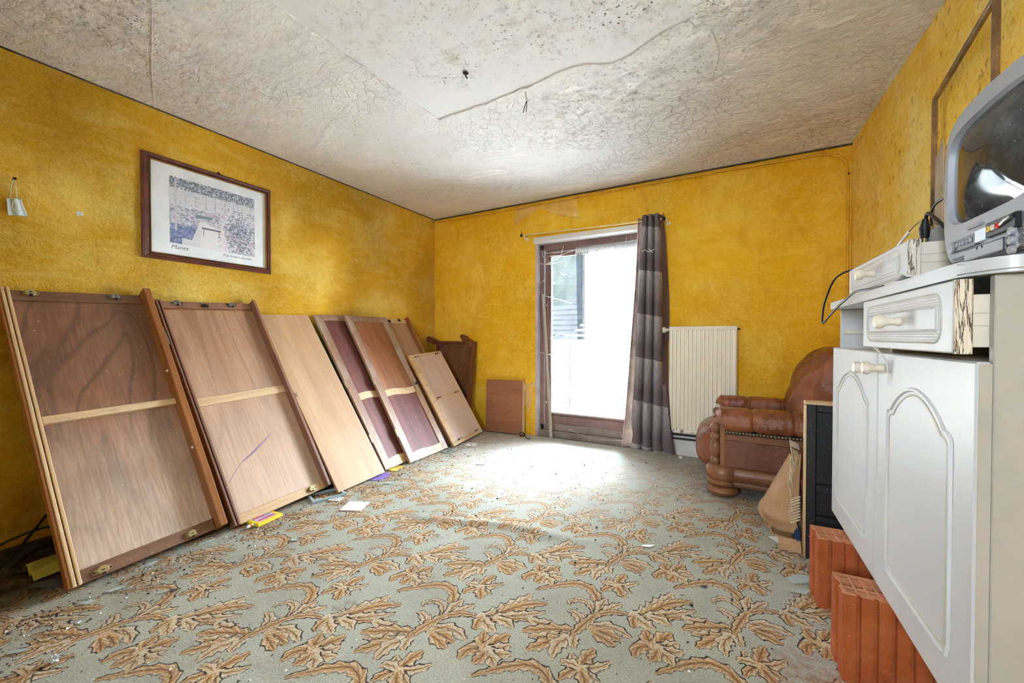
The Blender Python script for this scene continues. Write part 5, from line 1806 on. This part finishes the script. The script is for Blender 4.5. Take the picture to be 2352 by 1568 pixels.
def frame_bar(p, q, w):
    """flat bar with a raised gilt bead between two points"""
    bm = BM()
    t = (q - p).normalized()
    side = t.cross(nv).normalized() * w / 2
    prof = [(-1, 0), (-1, 0.010), (-0.5, 0.016), (0, 0.010), (0.5, 0.016), (1, 0.012), (1, 0)]
    A_ = [bm.verts.new(p + side * a + nv * b) for a, b in prof]
    B_ = [bm.verts.new(q + side * a + nv * b) for a, b in prof]
    bm.faces.new(A_); bm.faces.new(B_[::-1])
    for i in range(len(prof)):
        j = (i + 1) % len(prof)
        bm.faces.new((A_[i], B_[i], B_[j], A_[j]))
    return bm


LW = (eb - ea).length
ZT0, ZT1, ZL = 2.045, 2.07, 1.40
c0, c1 = ea + Vector((0, 0, ZT0)), eb + Vector((0, 0, ZT1 + 0.03))
d0, d1 = ea + Vector((0, 0, ZL)), eb + Vector((0, 0, ZL + 0.05))
for p, q in ((c0, c1), (c1, d1), (d1, d0), (d0, c0)):
    obj('frame_bar', frame_bar(p, q, 0.017), M_fr, ef, world=True)
bm = BM()
tp = [(0.012, 1.42), (0.10, 1.42), (0.105, 1.80), (0.085, 1.842), (0.06, 1.815), (0.04, 1.80), (0.012, 1.795)]
vs = [ea + dv * a + Vector((0, 0, z)) + nv * 0.004 for a, z in tp]
fA = [bm.verts.new(v) for v in vs]; fB = [bm.verts.new(v + nv * 0.003) for v in vs]
bm.faces.new(fA); bm.faces.new(fB[::-1])
for i in range(len(vs)):
    j = (i + 1) % len(vs)
    bm.faces.new((fA[i], fB[i], fB[j], fA[j]))
obj('torn_backing', bm, plain('grey_backing_paper', srgb(196, 182, 160), 0.9, var=0.12), ef, world=True)['label'] = 'torn grey backing paper'

# framed print on the roughcast wall
fp = thing('framed_print', 'garden print in a mahogany frame with a thin gilt inner edge on the yellow wall', 'picture', (0.0, 0.995, 1.518))
PW, PH, FWD = 0.755, 0.640, 0.034
M_mf = wood('mahogany_frame', srgb(118, 62, 46), srgb(78, 38, 32), (14, 14, 14), 2, 0.35, 0.35, 0.25, seed=81)


def fr_bar(name, a, b, c, d, mat):
    """bar of a frame on the wall x = 0: outer a-b, inner c-d (y, z)"""
    bm = BM()
    o1, o2, i1, i2 = a, b, c, d
    lv = [(0.0, 0.0), (0.018, 0.0), (0.026, 0.3), (0.020, 0.6), (0.026, 0.85), (0.016, 1.0), (0.0, 1.0)]
    A_ = [bm.verts.new((x, o1[0] + (i1[0] - o1[0]) * t, o1[1] + (i1[1] - o1[1]) * t)) for x, t in lv]
    B_ = [bm.verts.new((x, o2[0] + (i2[0] - o2[0]) * t, o2[1] + (i2[1] - o2[1]) * t)) for x, t in lv]
    bm.faces.new(A_); bm.faces.new(B_[::-1])
    for i in range(len(lv)):
        j = (i + 1) % len(lv)
        bm.faces.new((A_[i], B_[i], B_[j], A_[j]))
    return obj(name, bm, mat, fp)


for w0, w1, mat, nm, e in ((0.0, FWD, M_mf, 'frame_bar', 0), (FWD, FWD + 0.006, M_gold, 'gilt_slip', 1)):
    O = [(w0, w0), (PW - w0, w0), (PW - w0, PH - w0), (w0, PH - w0)]
    I = [(w1, w1), (PW - w1, w1), (PW - w1, PH - w1), (w1, PH - w1)]
    for k in range(4):
        fr_bar(nm, O[k], O[(k + 1) % 4], I[k], I[(k + 1) % 4], mat)
bm = BM(); box(bm, 0.004, 0.010, FWD + 0.002, PW - FWD - 0.002, FWD + 0.002, PH - FWD - 0.002)
mount = obj('mount', bm, plain('white_mount_card', srgb(238, 241, 245), 0.5, var=0.04), fp)


def print_image():
    """loose garden watercolour: dark trellis band, pale wall, mauve shrubs, white path, pink dots"""
    rng = np.random.default_rng(11)
    Wp, Hp = 420, 300
    yy, xx = np.mgrid[0:Hp, 0:Wp]
    u, v = xx / Wp, yy / Hp
    img = np.ones((Hp, Wp, 3)) * np.array([222, 222, 228]) / 255

    def dabs(n, fu, fv, cols, s0, s1, asp=1.6):
        for _ in range(n):
            cu, cv = fu(), fv()
            s = rng.uniform(s0, s1)
            x0, y0 = int(cu * Wp), int(cv * Hp)
            a, b = max(1, int(s * asp)), max(1, int(s))
            sl = (slice(max(0, y0 - b), y0 + b), slice(max(0, x0 - a), x0 + a))
            c = np.array(cols[rng.integers(len(cols))]) / 255
            img[sl] = img[sl] * 0.35 + c * 0.65
    blues = [(70, 84, 116), (96, 112, 140), (58, 68, 98), (128, 142, 166), (150, 160, 180)]
    mauve = [(150, 140, 172), (176, 166, 190), (120, 124, 156), (206, 200, 214), (196, 206, 214)]
    pale = [(226, 224, 232), (210, 214, 226), (188, 196, 210), (232, 228, 230)]
    dabs(1700, lambda: rng.uniform(0, 1), lambda: rng.uniform(0.84, 1.0), blues, 1, 3)
    dabs(900, lambda: rng.uniform(0, 1), lambda: rng.uniform(0.52, 0.84), pale + [(140, 152, 176)], 1, 3)
    for k in range(9):
        x = int((0.05 + k * 0.112) * Wp)
        img[int(.6 * Hp):int(.83 * Hp), x:x + 2] *= 0.72
    dabs(900, lambda: rng.uniform(0, 0.55), lambda: rng.uniform(0.3, 0.58), mauve, 1, 4)
    dabs(700, lambda: rng.uniform(0, 0.32), lambda: rng.uniform(0.02, 0.3), [(104, 122, 168), (130, 146, 190), (150, 160, 196), (86, 100, 146)], 2, 5)
    dabs(1300, lambda: float(np.clip(rng.normal(0.8, 0.12), 0.5, 1)), lambda: float(np.clip(rng.normal(0.3, 0.18), 0, 0.7)), blues + mauve + [(110, 124, 124)], 1, 4)
    path = ((v < 0.30 + 0.1 * np.sin(u * 5)) & (v > 0.06 - 0.1 * u) & (u > 0.2 + 0.3 * v) & (u < 0.66 - 0.2 * v)) | ((v < 0.1) & (u < 0.5) & (u > 0.12))
    img[path] = img[path] * 0.12 + np.array([236, 232, 234]) / 255 * 0.88
    # a plain bench
    b0 = (u > 0.27) & (u < 0.46) & (v > 0.455 + 0.06 * (u - 0.3)) & (v < 0.50 + 0.06 * (u - 0.3))
    img[b0] = np.array([116, 138, 156]) / 255
    b1 = (u > 0.34) & (u < 0.56) & (v > 0.30) & (v < 0.325)
    img[b1] = np.array([92, 92, 124]) / 255
    for x in (0.36, 0.54):
        k = (np.abs(u - x) < 0.004) & (v > 0.2) & (v < 0.31)
        img[k] = np.array([96, 96, 126]) / 255
    pole = (np.abs(u - 0.062) < 0.010) & (v > 0.2) & (v < 0.97)
    img[pole] = np.array([212, 204, 210]) / 255
    dabs(90, lambda: rng.uniform(0.42, 0.75), lambda: rng.uniform(0.5, 0.6), [(206, 92, 120), (222, 130, 150)], 1, 2, 1.2)
    dabs(110, lambda: rng.uniform(0.52, 1), lambda: rng.uniform(0.03, 0.3), [(206, 84, 116), (222, 124, 150), (196, 72, 100)], 1, 3, 1.2)
    for _ in range(2):
        img = (img * 2 + np.roll(img, 1, 0) + np.roll(img, 1, 1) + np.roll(img, -1, 0) + np.roll(img, -1, 1)) / 6
    return new_image('garden_watercolour', img * 0.93 + 0.05)


g = G('garden_print', 0.5)
tx = nd(g.nt, 'ShaderNodeTexImage', {'Vector': g.comb(g.ma('MULTIPLY', g.sep(g.obj())[1], 1 / 0.505), g.ma('MULTIPLY', g.sep(g.obj())[2], 1 / 0.425))}, extension='EXTEND')
tx.image = print_image()
g.col(tx.outputs['Color'])
bm = BM(); box(bm, 0.0, 0.0012, 0.0, 0.505, 0.0, 0.425)
pr_ = obj('print', bm, g.m, mount)
pr_.location = (0.0102, 0.135, 0.112)


def lettering(txt, size, parent, y, z, rot, mat, name):
    cu = bpy.data.curves.new(name, 'FONT')
    cu.body = txt
    cu.size = size
    cu.shear = 0.25
    cu.extrude = 0.0002
    tmp = bpy.data.objects.new(name + '_tmp', cu)
    COL.objects.link(tmp)
    dg = bpy.context.evaluated_depsgraph_get()
    me = bpy.data.meshes.new_from_object(tmp.evaluated_get(dg))
    bpy.data.objects.remove(tmp)
    me.materials.clear()
    me.materials.append(mat)
    o = bpy.data.objects.new(name, me)
    COL.objects.link(o)
    o.parent = parent
    o.location = (0.0106, y, z)
    o.rotation_euler = Matrix(((0, 0, 1), (1, 0, 0), (0, 1, 0))).to_euler()
    return o


M_ink = plain('pencil_grey', srgb(112, 114, 120), 0.8)
lettering('Manet', 0.036, mount, 0.14, 0.080, 0, M_ink, 'lettering')
lettering("The Artist's Garden", 0.0235, mount, 0.428, 0.082, 0, M_ink, 'lettering')
bm = BM(); box(bm, 0.011, 0.0125, FWD + 0.003, PW - FWD - 0.003, FWD + 0.003, PH - FWD - 0.003)
obj('glass', bm, glass_mat('picture_glass', 0.0, (1, 1, 1, 1), 1.12), fp)
bm = BM(); tube(bm, [(0.012, PW * 0.54 - 0.012, PH - 0.004), (0.012, PW * 0.54, PH + 0.012), (0.012, PW * 0.54 + 0.012, PH - 0.002)], 0.005, 8)
obj('hanger', bm, M_dark_metal, fp, True)

# face mask on its nail
mk = thing('face_mask', 'crumpled pale blue face mask hanging by its loops from a nail on the yellow wall', 'face mask', (0.0, 0.515, 1.80))
bm = BM(); lathe(bm, [(0.003, 0), (0.003, 0.03), (0.007, 0.031), (0.007, 0.034)], (0.0, 0.515, 1.812), 'X', 10)
obj('nail', bm, M_dark_metal, mk, True, world=True)
bm = BM()


def mask_fn(u, v):
    w = 0.038 + 0.012 * v
    return Vector((0.018 + 0.007 * math.sin(PI * u) + 0.004 * math.cos(12 * u), 0.517 - 0.004 + (u - 0.5) * 2 * w * 0.62 + 0.012 * v, 1.715 - 0.08 * v + 0.010 * (u - 0.5)))


surf(bm, mask_fn, 24, 10)
obj('mask_cloth', bm, plain('pale_blue_fleece', srgb(206, 220, 226), 0.8, var=0.05), mk, 'all', 0.004, world=True)
M_loop = plain('elastic', srgb(224, 218, 206), 0.8)
for dy in (-0.008, 0.006):
    bm = BM(); tube(bm, smoothpath([(0.026, 0.515 + dy * 0.3, 1.814), (0.022, 0.514 + dy, 1.77), (0.022, 0.514 + dy * 1.6, 1.71)], 5), 0.0018, 6)
    obj('ear_loop', bm, M_loop, mk, True, world=True)
bm = BM(); tube(bm, smoothpath([(0.036, 0.508, 1.70), (0.040, 0.505, 1.67), (0.040, 0.520, 1.648), (0.040, 0.535, 1.665), (0.036, 0.532, 1.70)], 5), 0.0015, 6)
obj('ear_loop', bm, M_loop, mk, True, world=True)
sp_ = thing('plaster_chip', 'small white filler chip on the yellow wall beside the face mask', 'filler chip', (0.0, 0.742, 1.707))
bm = BM(); superell(bm, (0.0, 0.742, 1.707), (0.006, 0.015, 0.012), 1, 1, 14, 8, lambda p, u, v: p * (1 + 0.2 * math.sin(u * 25)))
obj('chip', bm, M_white_paint, sp_, True, world=True)

# hook and old flex in the ceiling
hk = thing('ceiling_flex', 'short pale flex with bare dark wire ends hanging from the ceiling', 'wire', (2.067, 2.03, H))
bm = BM(); tube(bm, smoothpath([(2.072, 2.022, H), (2.07, 2.03, H - 0.02), (2.075, 2.035, H - 0.045)], 5), 0.005, 8)
obj('flex', bm, plain('yellowed_flex', srgb(206, 196, 168), 0.6), hk, True, world=True)
for dx in (-0.008, 0.004):
    bm = BM(); tube(bm, smoothpath([(2.074, 2.035, H - 0.042), (2.066 + dx, 2.04, H - 0.07), (2.058 + dx * 1.5, 2.045, H - 0.10)], 5), 0.0025, 6)
    obj('wire_end', bm, M_dark_metal, hk, True, world=True)
nl = thing('ceiling_nail', 'bent rusty nail in the bare patch of the ceiling', 'nail', (1.95, 1.7, H))
bm = BM(); tube(bm, [(1.86, 1.73, H + 0.007), (1.86, 1.73, H - 0.012), (1.868, 1.735, H - 0.024)], 0.004, 8); lathe(bm, [(0.016, 0), (0.012, 0.004)], (1.86, 1.73, H + 0.003), 'Z', 12)
obj('nail', bm, M_dark_metal, nl, True, world=True)

# ------------------------------------------------------------------ cobwebs
def web(name, label, sheets=(), threads=(), r=0.0016):
    t = thing(name, label, 'cobweb', (sheets[0][0] if sheets else threads[0][0]))
    for sh in sheets:
        a, b, c, d = [Vector(p) for p in sh]
        bm = BM()
        surf(bm, lambda u, v: (a * (1 - u) + b * u) * (1 - v) + (d * (1 - u) + c * u) * v + Vector((0, -0.012 * math.sin(PI * u), -0.03 * math.sin(PI * u) * v)), 16, 8)
        obj('web_sheet', bm, M_web, t, 'all', world=True)
    for th in threads:
        bm = BM(); tube(bm, smoothpath(th, 4), r, 5)
        obj('thread', bm, M_thread, t, True, world=True)
    return t


web('cobweb', 'veil of cobweb hanging from the heating pipe above the glazed door',
    [[(1.10, 3.672, 2.39), (1.42, 3.672, 2.39), (1.40, 3.668, 2.36), (1.10, 3.68, 2.22)], [(1.42, 3.672, 2.385), (1.80, 3.672, 2.39), (1.84, 3.69, 2.19), (1.45, 3.668, 2.355)]],
    [[(1.10, 3.68, 2.22), (1.25, 3.672, 2.33), (1.40, 3.668, 2.36), (1.55, 3.67, 2.30), (1.84, 3.69, 2.19)]])
DY = 3.735
web('cobweb', 'cobweb strands strung across the upper corner of the glazed door', [],
    [[(1.378, DY, 1.81), (1.45, DY + 0.01, 1.785), (1.62, DY, 1.80)], [(1.378, DY, 1.80), (1.46, DY, 1.79), (1.60, DY + 0.01, 1.86), (1.64, DY, 1.96)], [(1.40, DY, 1.97), (1.41, DY, 1.88), (1.44, DY, 1.84)], [(1.44, DY, 1.90), (1.60, DY, 1.90), (1.76, DY, 1.905)], [(2.27, DY, 1.99), (2.262, DY, 1.93), (2.24, DY, 1.85)]], 0.0022)
web('cobweb', 'cobweb strands at handle height on the frame of the glazed door', [],
    [[(1.378, DY, 1.49), (1.44, DY, 1.46), (1.61, DY, 1.41), (1.72, DY, 1.38)], [(1.378, DY, 1.60), (1.42, DY, 1.62), (1.44, DY, 1.63)], [(1.50, DY, 1.02), (1.62, DY, 1.06), (1.70, DY, 1.02)], [(1.378, DY, 0.87), (1.50, DY, 0.85), (1.56, DY, 0.83)], [(2.02, DY, 0.655), (2.18, DY, 0.68), (2.38, DY, 0.72)], [(1.60, DY, 1.70), (1.64, DY, 1.66), (1.68, DY, 1.665)]], 0.0025)
web('cobweb', 'torn cobweb between the square board and the glazed door', [[(1.252, 3.62, 0.54), (1.36, 3.69, 0.56), (1.30, 3.68, 0.28), (1.255, 3.62, 0.38)]],
    [[(1.25, 3.62, 0.50), (1.30, 3.66, 0.40), (1.29, 3.66, 0.26)], [(1.25, 3.62, 0.52), (1.32, 3.68, 0.545), (1.37, 3.70, 0.58)], [(1.25, 3.63, 0.13), (1.33, 3.68, 0.10), (1.40, 3.70, 0.04)], [(1.26, 3.62, 0.36), (1.31, 3.67, 0.22), (1.345, 3.69, 0.18)]])
web('cobweb', 'rag of cobweb hanging from the hem of the net curtain beside the big curtain', [[(2.33, 3.70, 0.33), (2.42, 3.70, 0.36), (2.40, 3.70, 0.18), (2.31, 3.70, 0.22)]], [[(2.36, 3.70, 0.25), (2.34, 3.70, 0.12), (2.33, 3.70, 0.06)], [(1.70, 3.735, 0.10), (1.95, 3.70, 0.045), (2.28, 3.70, 0.06)]])
web('cobweb', 'dirty cobweb string hanging over the white sideboard door', [], [[(3.463, 1.485, 1.008), (3.492, 1.49, 0.975), (3.497, 1.49, 0.93), (3.498, 1.492, 0.90)], [(3.463, 1.455, 1.008), (3.490, 1.488, 0.97), (3.498, 1.482, 0.91)]], 0.0013)
web('cobweb', 'fluff of cobweb caught on the middle fold of the curtain', [], [[(2.44, 3.56, 1.78), (2.47, 3.545, 1.79), (2.50, 3.55, 1.775), (2.55, 3.55, 1.79)], [(2.50, 3.55, 1.80), (2.52, 3.545, 1.775), (2.535, 3.55, 1.76)]], 0.003)

# ------------------------------------------------------------------ litter on the carpet
M_shard = G('broken_glass', 0.08, 0.8).col(srgb(176, 190, 190)).m
M_shard_dark = plain('dark_glass', srgb(74, 82, 90), 0.15)
M_tile_w = plain('white_china', srgb(232, 232, 232), 0.3)


def shard(label, x, y, size, asp, rot, mat, seed, name='glass_shard', cat='glass shard', group='shards of broken glass on the carpet', tilt=0.06, th=0.003):
    rng = random.Random(seed)
    n = rng.choice((3, 4, 4, 5))
    pts = []
    for k in range(n):
        a = 2 * PI * (k + rng.uniform(-0.3, 0.3)) / n
        r = size * rng.uniform(0.7, 1.15)
        pts.append((r * math.cos(a), r * asp * math.sin(a)))
    bm = BM(); prism(bm, pts, 'Z', 0, th)
    o = obj(name, bm, mat)
    z = carpet_z(x, y)
    o.rotation_euler = (rng.uniform(-tilt, tilt), rng.uniform(-tilt, tilt), rot)
    o.location = (x, y, z + 0.002 + size * tilt * 0.35)
    tag(o, label, cat, group)
    return o


SH = [
    ('pale green glass shard in front of the first lock of the largest wardrobe door', 0.905, 0.607, 0.034, 0.45, 1.0, M_shard),
    ('pale glass shard near the bottom corner of the largest wardrobe door', 0.912, 0.525, 0.030, 0.55, 0.8, M_shard),
    ('thin glass sliver standing in the open carpet before the largest wardrobe door', 1.095, 0.695, 0.030, 0.16, 1.1, M_shard),
    ('dark bluish glass shard touching the thin glass sliver', 1.118, 0.722, 0.018, 0.5, 0.4, M_shard_dark),
    ('long flat glass strip under the inner lock of the largest wardrobe door', 0.80, 0.955, 0.055, 0.3, 1.2, M_shard),
    ('glass sliver under the bottom rail between both locks of the largest wardrobe door', 0.80, 0.74, 0.05, 0.2, 1.45, M_shard),
    ('small glass shard alone close to the camera on the worn carpet edge', 1.055, 0.337, 0.028, 0.4, 0.9, M_shard),
    ('small round glass flake on the carpet before the second wardrobe door', 1.17, 1.20, 0.020, 0.8, 0.2, M_shard),
    ('clear glass piece on the carpet before the plain honey board', 1.02, 1.995, 0.045, 0.55, 0.9, M_shard),
    ('small glass flake on the carpet beyond the long sliver', 1.24, 0.95, 0.020, 0.45, 1.2, M_shard),
    ('bigger bluish glass shard lying against the hollow brick farther along', 3.375, 2.035, 0.062, 0.6, 0.6, M_shard),
    ('second bluish glass shard in front of the bigger one by the hollow brick', 3.365, 1.945, 0.050, 0.5, 0.3, M_shard),
    ('narrow glass splinter beside the shards by the hollow brick', 3.275, 2.06, 0.035, 0.2, 2.2, M_shard),
    ('little square glass chip between the shards and the closest hollow brick', 3.33, 1.80, 0.017, 0.7, 0.5, M_shard),
    ('white curved china splinter alone in the middle of the carpet', 2.763, 2.005, 0.045, 0.28, 0.7, M_tile_w),
    ('greyish glass chip on the carpet near the trodden middle', 3.02, 1.79, 0.016, 0.6, 0.2, M_shard_dark),
]
for i, (lb, x, y, sz, asp, rot, m_) in enumerate(SH):
    nm, ct = ('china_splinter', 'china splinter') if m_ is M_tile_w else ('glass_shard', 'glass shard')
    shard(lb, x, y, sz, asp, rot, m_, 100 + i, nm, ct)


def flat(name, label, cat, x, y, w, d, rz, mat, th=0.003, parts=None, tilt=0.0):
    t = thing(name, label, cat, (x, y, carpet_z(x, y) + 0.002))
    t.rotation_euler = (tilt, 0, math.radians(rz))
    bm = BM(); box(bm, -w / 2, w / 2, -d / 2, d / 2, 0, th, min(0.001, th * 0.3))
    obj('sheet', bm, mat, t)
    return t


flat('white_paper', 'square of white paper lying on the dirty carpet before the plain board', 'paper', 1.11, 1.617, 0.135, 0.125, 24, plain('soiled_paper', srgb(226, 218, 218), 0.8, var=0.06))
cd_ = flat('number_card', 'small white card printed with rows of dark marks beside the blue frame', 'card', 0.918, 1.632, 0.075, 0.06, 22, M_tile_w)
cd2 = flat('number_card', 'faint pinkish card with printed rows on the bright carpet before the short panel', 'card', 1.342, 2.653, 0.07, 0.055, 24, plain('pinkish_card', srgb(228, 216, 216), 0.7))
for c_, mt in ((cd_, M_ink), (cd2, plain('pink_ink', srgb(200, 160, 160), 0.8))):
    bm = BM()
    for a in range(4):
        for b in range(3):
            if (a + b) % 4 == 3:
                continue
            box(bm, -0.026 + a * 0.015, -0.018 + a * 0.015, -0.019 + b * 0.015, -0.012 + b * 0.015, 0.003, 0.0035)
    q = obj('printed_marks', bm, mt, c_); q['kind'] = 'stuff'
# small blue-grey frame under the lifted corner of the second wardrobe door
bfm = thing('picture_holder', 'pale blue picture frame stuck under the lifted corner of the second wardrobe door', 'picture frame', (0.82, 1.635, 0.002))
bfm.rotation_euler = (0, 0, math.radians(-22))
M_bl = plain('pale_blue_frame', srgb(158, 180, 188), 0.5)
for b in ((-0.075, 0.075, -0.10, -0.085), (-0.075, 0.075, 0.085, 0.10), (-0.075, -0.06, -0.085, 0.085), (0.06, 0.075, -0.085, 0.085)):
    bm = BM(); box(bm, b[0], b[1], b[2], b[3], 0, 0.014, 0.001)
    obj('frame_bar', bm, M_bl, bfm)
ck = thing('cork', 'little brown cork lying inside the pale blue picture frame', 'cork', (0.845, 1.60, 0.012))
bm = BM(); lathe(bm, [(0.009, -0.014), (0.010, 0), (0.009, 0.014)], (0.845, 1.60, 0.0125), 'X', 14)
obj('cork', bm, plain('cork', srgb(176, 122, 74), 0.9), ck, True, world=True)
# yellow magazine under the second wardrobe door
mg = thing('yellow_magazine', 'thick yellow children magazine sticking out under the second wardrobe door', 'magazine', (0.80, 1.25, 0.002))
mg.rotation_euler = (0, 0, math.radians(6))
bm = BM(); box(bm, -0.09, 0.062, -0.072, 0.072, 0, 0.018, 0.002)
mgo = obj('pages', bm, plain('yellow_cover', srgb(236, 206, 60), 0.5, var=0.04), mg)
bm = BM(); box(bm, -0.06, 0.045, -0.055, 0.05, 0.0182, 0.0192)
obj('cover_picture', bm, plain('lilac_cover_picture', srgb(190, 182, 206), 0.5, var=0.15), mg)
bm = BM(); box(bm, 0.020, 0.036, -0.05, 0.045, 0.0193, 0.0198); box(bm, -0.02, -0.006, -0.05, 0.01, 0.0193, 0.0198)
obj('pink_banner', bm, plain('pink_banner', srgb(214, 70, 130), 0.5), mg)
gt = thing('glue_stick', 'small white and orange tube lying at the end of the yellow magazine', 'tube', (0.835, 1.165, 0.01))
bm = BM(); lathe(bm, [(0.008, -0.02), (0.009, -0.01), (0.009, 0.012), (0.005, 0.02)], (0.835, 1.165, 0.0105), 'Y', 14)
obj('tube', bm, M_tile_w, gt, True, world=True)
bm = BM(); lathe(bm, [(0.0093, -0.006), (0.0093, 0.006)], (0.835, 1.165, 0.0105), 'Y', 14)
obj('orange_band', bm, plain('orange_band', srgb(222, 150, 60), 0.5), gt, True, world=True)


def disc(label, x, y, r, mat, ring=True, z=0.002):
    t = thing('disc', label, 'disc', (x, y, z), None)
    bm = BM()
    lathe(bm, [(r, 0), (r, 0.0016)], (0, 0, 0), 'Z', 36)
    obj('disc', bm, mat, t)
    if ring:
        bm = BM(); lathe(bm, [(0.011, 0), (0.011, 0.0006)], (0, 0, 0.0016), 'Z', 20)
        obj('hub', bm, M_shard_dark, t)
    return t


disc('shiny white disc on the carpet in front of the short plywood panel', 0.955, 3.085, 0.060, M_tile_w)
disc('greenish grey disc half under the russet cupboard door', 0.905, 2.80, 0.060, plain('greenish_disc', srgb(150, 168, 164), 0.25))
disc('purple rimmed paper plate half under the plain honey board', 0.835, 2.05, 0.085, plain('purple_plate', srgb(142, 120, 196), 0.5), False)
flat('yellow_leaflet', 'yellow and blue leaflet under the corner of the mahogany panelled door', 'leaflet', 0.815, 2.24, 0.10, 0.12, 10, plain('yellow_leaflet', srgb(224, 196, 96), 0.5, var=0.2))
cp2 = thing('plastic_stopper', 'small white plastic cap on the carpet by the skirting under the radiator', 'cap', (2.76, 3.60, 0.001))
bm = BM(); lathe(bm, [(0.014, 0), (0.014, 0.014), (0.011, 0.017)], (0, 0, 0), 'Z', 18)
obj('cap', bm, M_tile_w, cp2, True)
cable('black_wire_bit', 'tangled bit of black wire on the carpet by the square board', [(1.24, 3.56, 0.004), (1.22, 3.58, 0.035), (1.26, 3.575, 0.05), (1.285, 3.565, 0.02), (1.25, 3.55, 0.012), (1.29, 3.545, 0.045), (1.30, 3.56, 0.006), (1.35, 3.53, 0.005), (1.36, 3.545, 0.004)], 0.004, M_black)
cr = thing('foil_crumple', 'crumpled silver foil scrap on the carpet close to the camera', 'foil', (1.216, 0.379, 0.002))
bm = BM(); superell(bm, (0, 0, 0.010), (0.016, 0.011, 0.009), 0.8, 0.8, 14, 10, lambda p, u, v: p * (1 + 0.3 * math.sin(u * 31 + v * 17)))
obj('foil', bm, plain('foil', srgb(222, 224, 228), 0.25, 0.5), cr)
# cables, bag and dark glass in the shade behind the largest board
cable('dark_cable', 'dark cable looping up in the shade behind the largest wardrobe door', [(0.50, 0.30, 0.010), (0.25, 0.45, 0.035), (0.12, 0.55, 0.10), (0.06, 0.66, 0.20), (0.05, 0.80, 0.14)], 0.006, M_black)
cable('dark_cable', 'second dark cable lying flat along the wall behind the largest wardrobe door', [(0.06, 0.36, 0.010), (0.10, 0.48, 0.07), (0.14, 0.60, 0.09), (0.20, 0.75, 0.04)], 0.006, M_black)
cable('dark_cable', 'dark cable coiled on the carpet behind the largest wardrobe door', [(0.36, 0.62, 0.010), (0.42, 0.54, 0.010), (0.40, 0.46, 0.010), (0.32, 0.44, 0.010), (0.20, 0.50, 0.010), (0.14, 0.64, 0.012)], 0.007, M_black)
bg = thing('plastic_bag', 'yellow green plastic bag crumpled in the shade behind the largest wardrobe door', 'bag', (0.46, 0.60, 0.0))
bm = BM(); surf(bm, lambda u, v: Vector((0.38 + 0.17 * u, 0.46 + 0.26 * v, 0.012 + 0.045 * abs(math.sin(5 * u + 2.5 * v)) * math.sin(PI * u) + 0.02 * v)), 20, 20)
obj('bag', bm, plain('yellow_green_bag', srgb(168, 160, 70), 0.5, var=0.15), bg, 'all', 0.003, world=True)
shard('dark pane of glass on the carpet behind the foot of the largest wardrobe door', 0.62, 0.50, 0.08, 0.5, 0.9, M_shard_dark, 301)

# uncountable crumbs trodden into the carpet
bm = BM()
rg = random.Random(21)
for i in range(2600):
    if i < 1300:
        x, y = 0.82 + abs(rg.gauss(0, 0.16)), rg.uniform(0.3, 3.2)
    else:
        x, y = rg.uniform(0.9, 3.4), rg.uniform(0.2, 3.4)
    if x > 3.25 or (x > 2.9 and y > 2.6):
        continue
    z = carpet_z(x, y) + 0.003
    s_ = rg.uniform(0.0015, 0.006) * (1.7 if rg.random() < 0.12 else 1)
    a = rg.uniform(0, 2 * PI)
    p = [Vector((x + s_ * math.cos(a + k * 2.1) * rg.uniform(0.5, 1.3), y + s_ * math.sin(a + k * 2.1) * rg.uniform(0.5, 1.3), z)) for k in range(3)]
    t_ = Vector((x, y, z + s_ * 0.8))
    vs = [bm.verts.new(q) for q in p] + [bm.verts.new(t_)]
    for f in ((0, 1, 3), (1, 2, 3), (2, 0, 3)):
        bm.faces.new([vs[k] for k in f])
g = G('mixed_crumbs', 0.8)
nn_ = g.noise(g.pos(), 37, 1)
g.col(g.ramp(nn_, [(0.0, srgb(30, 28, 26)), (0.44, srgb(52, 46, 42)), (0.52, srgb(128, 112, 98)), (0.6, srgb(228, 224, 220))], 'CONSTANT'))
cr_ = obj('debris', bm, g.m)
cr_['kind'] = 'stuff'
tag(cr_, 'dark and white crumbs of plaster and dirt strewn over the carpet', 'debris')
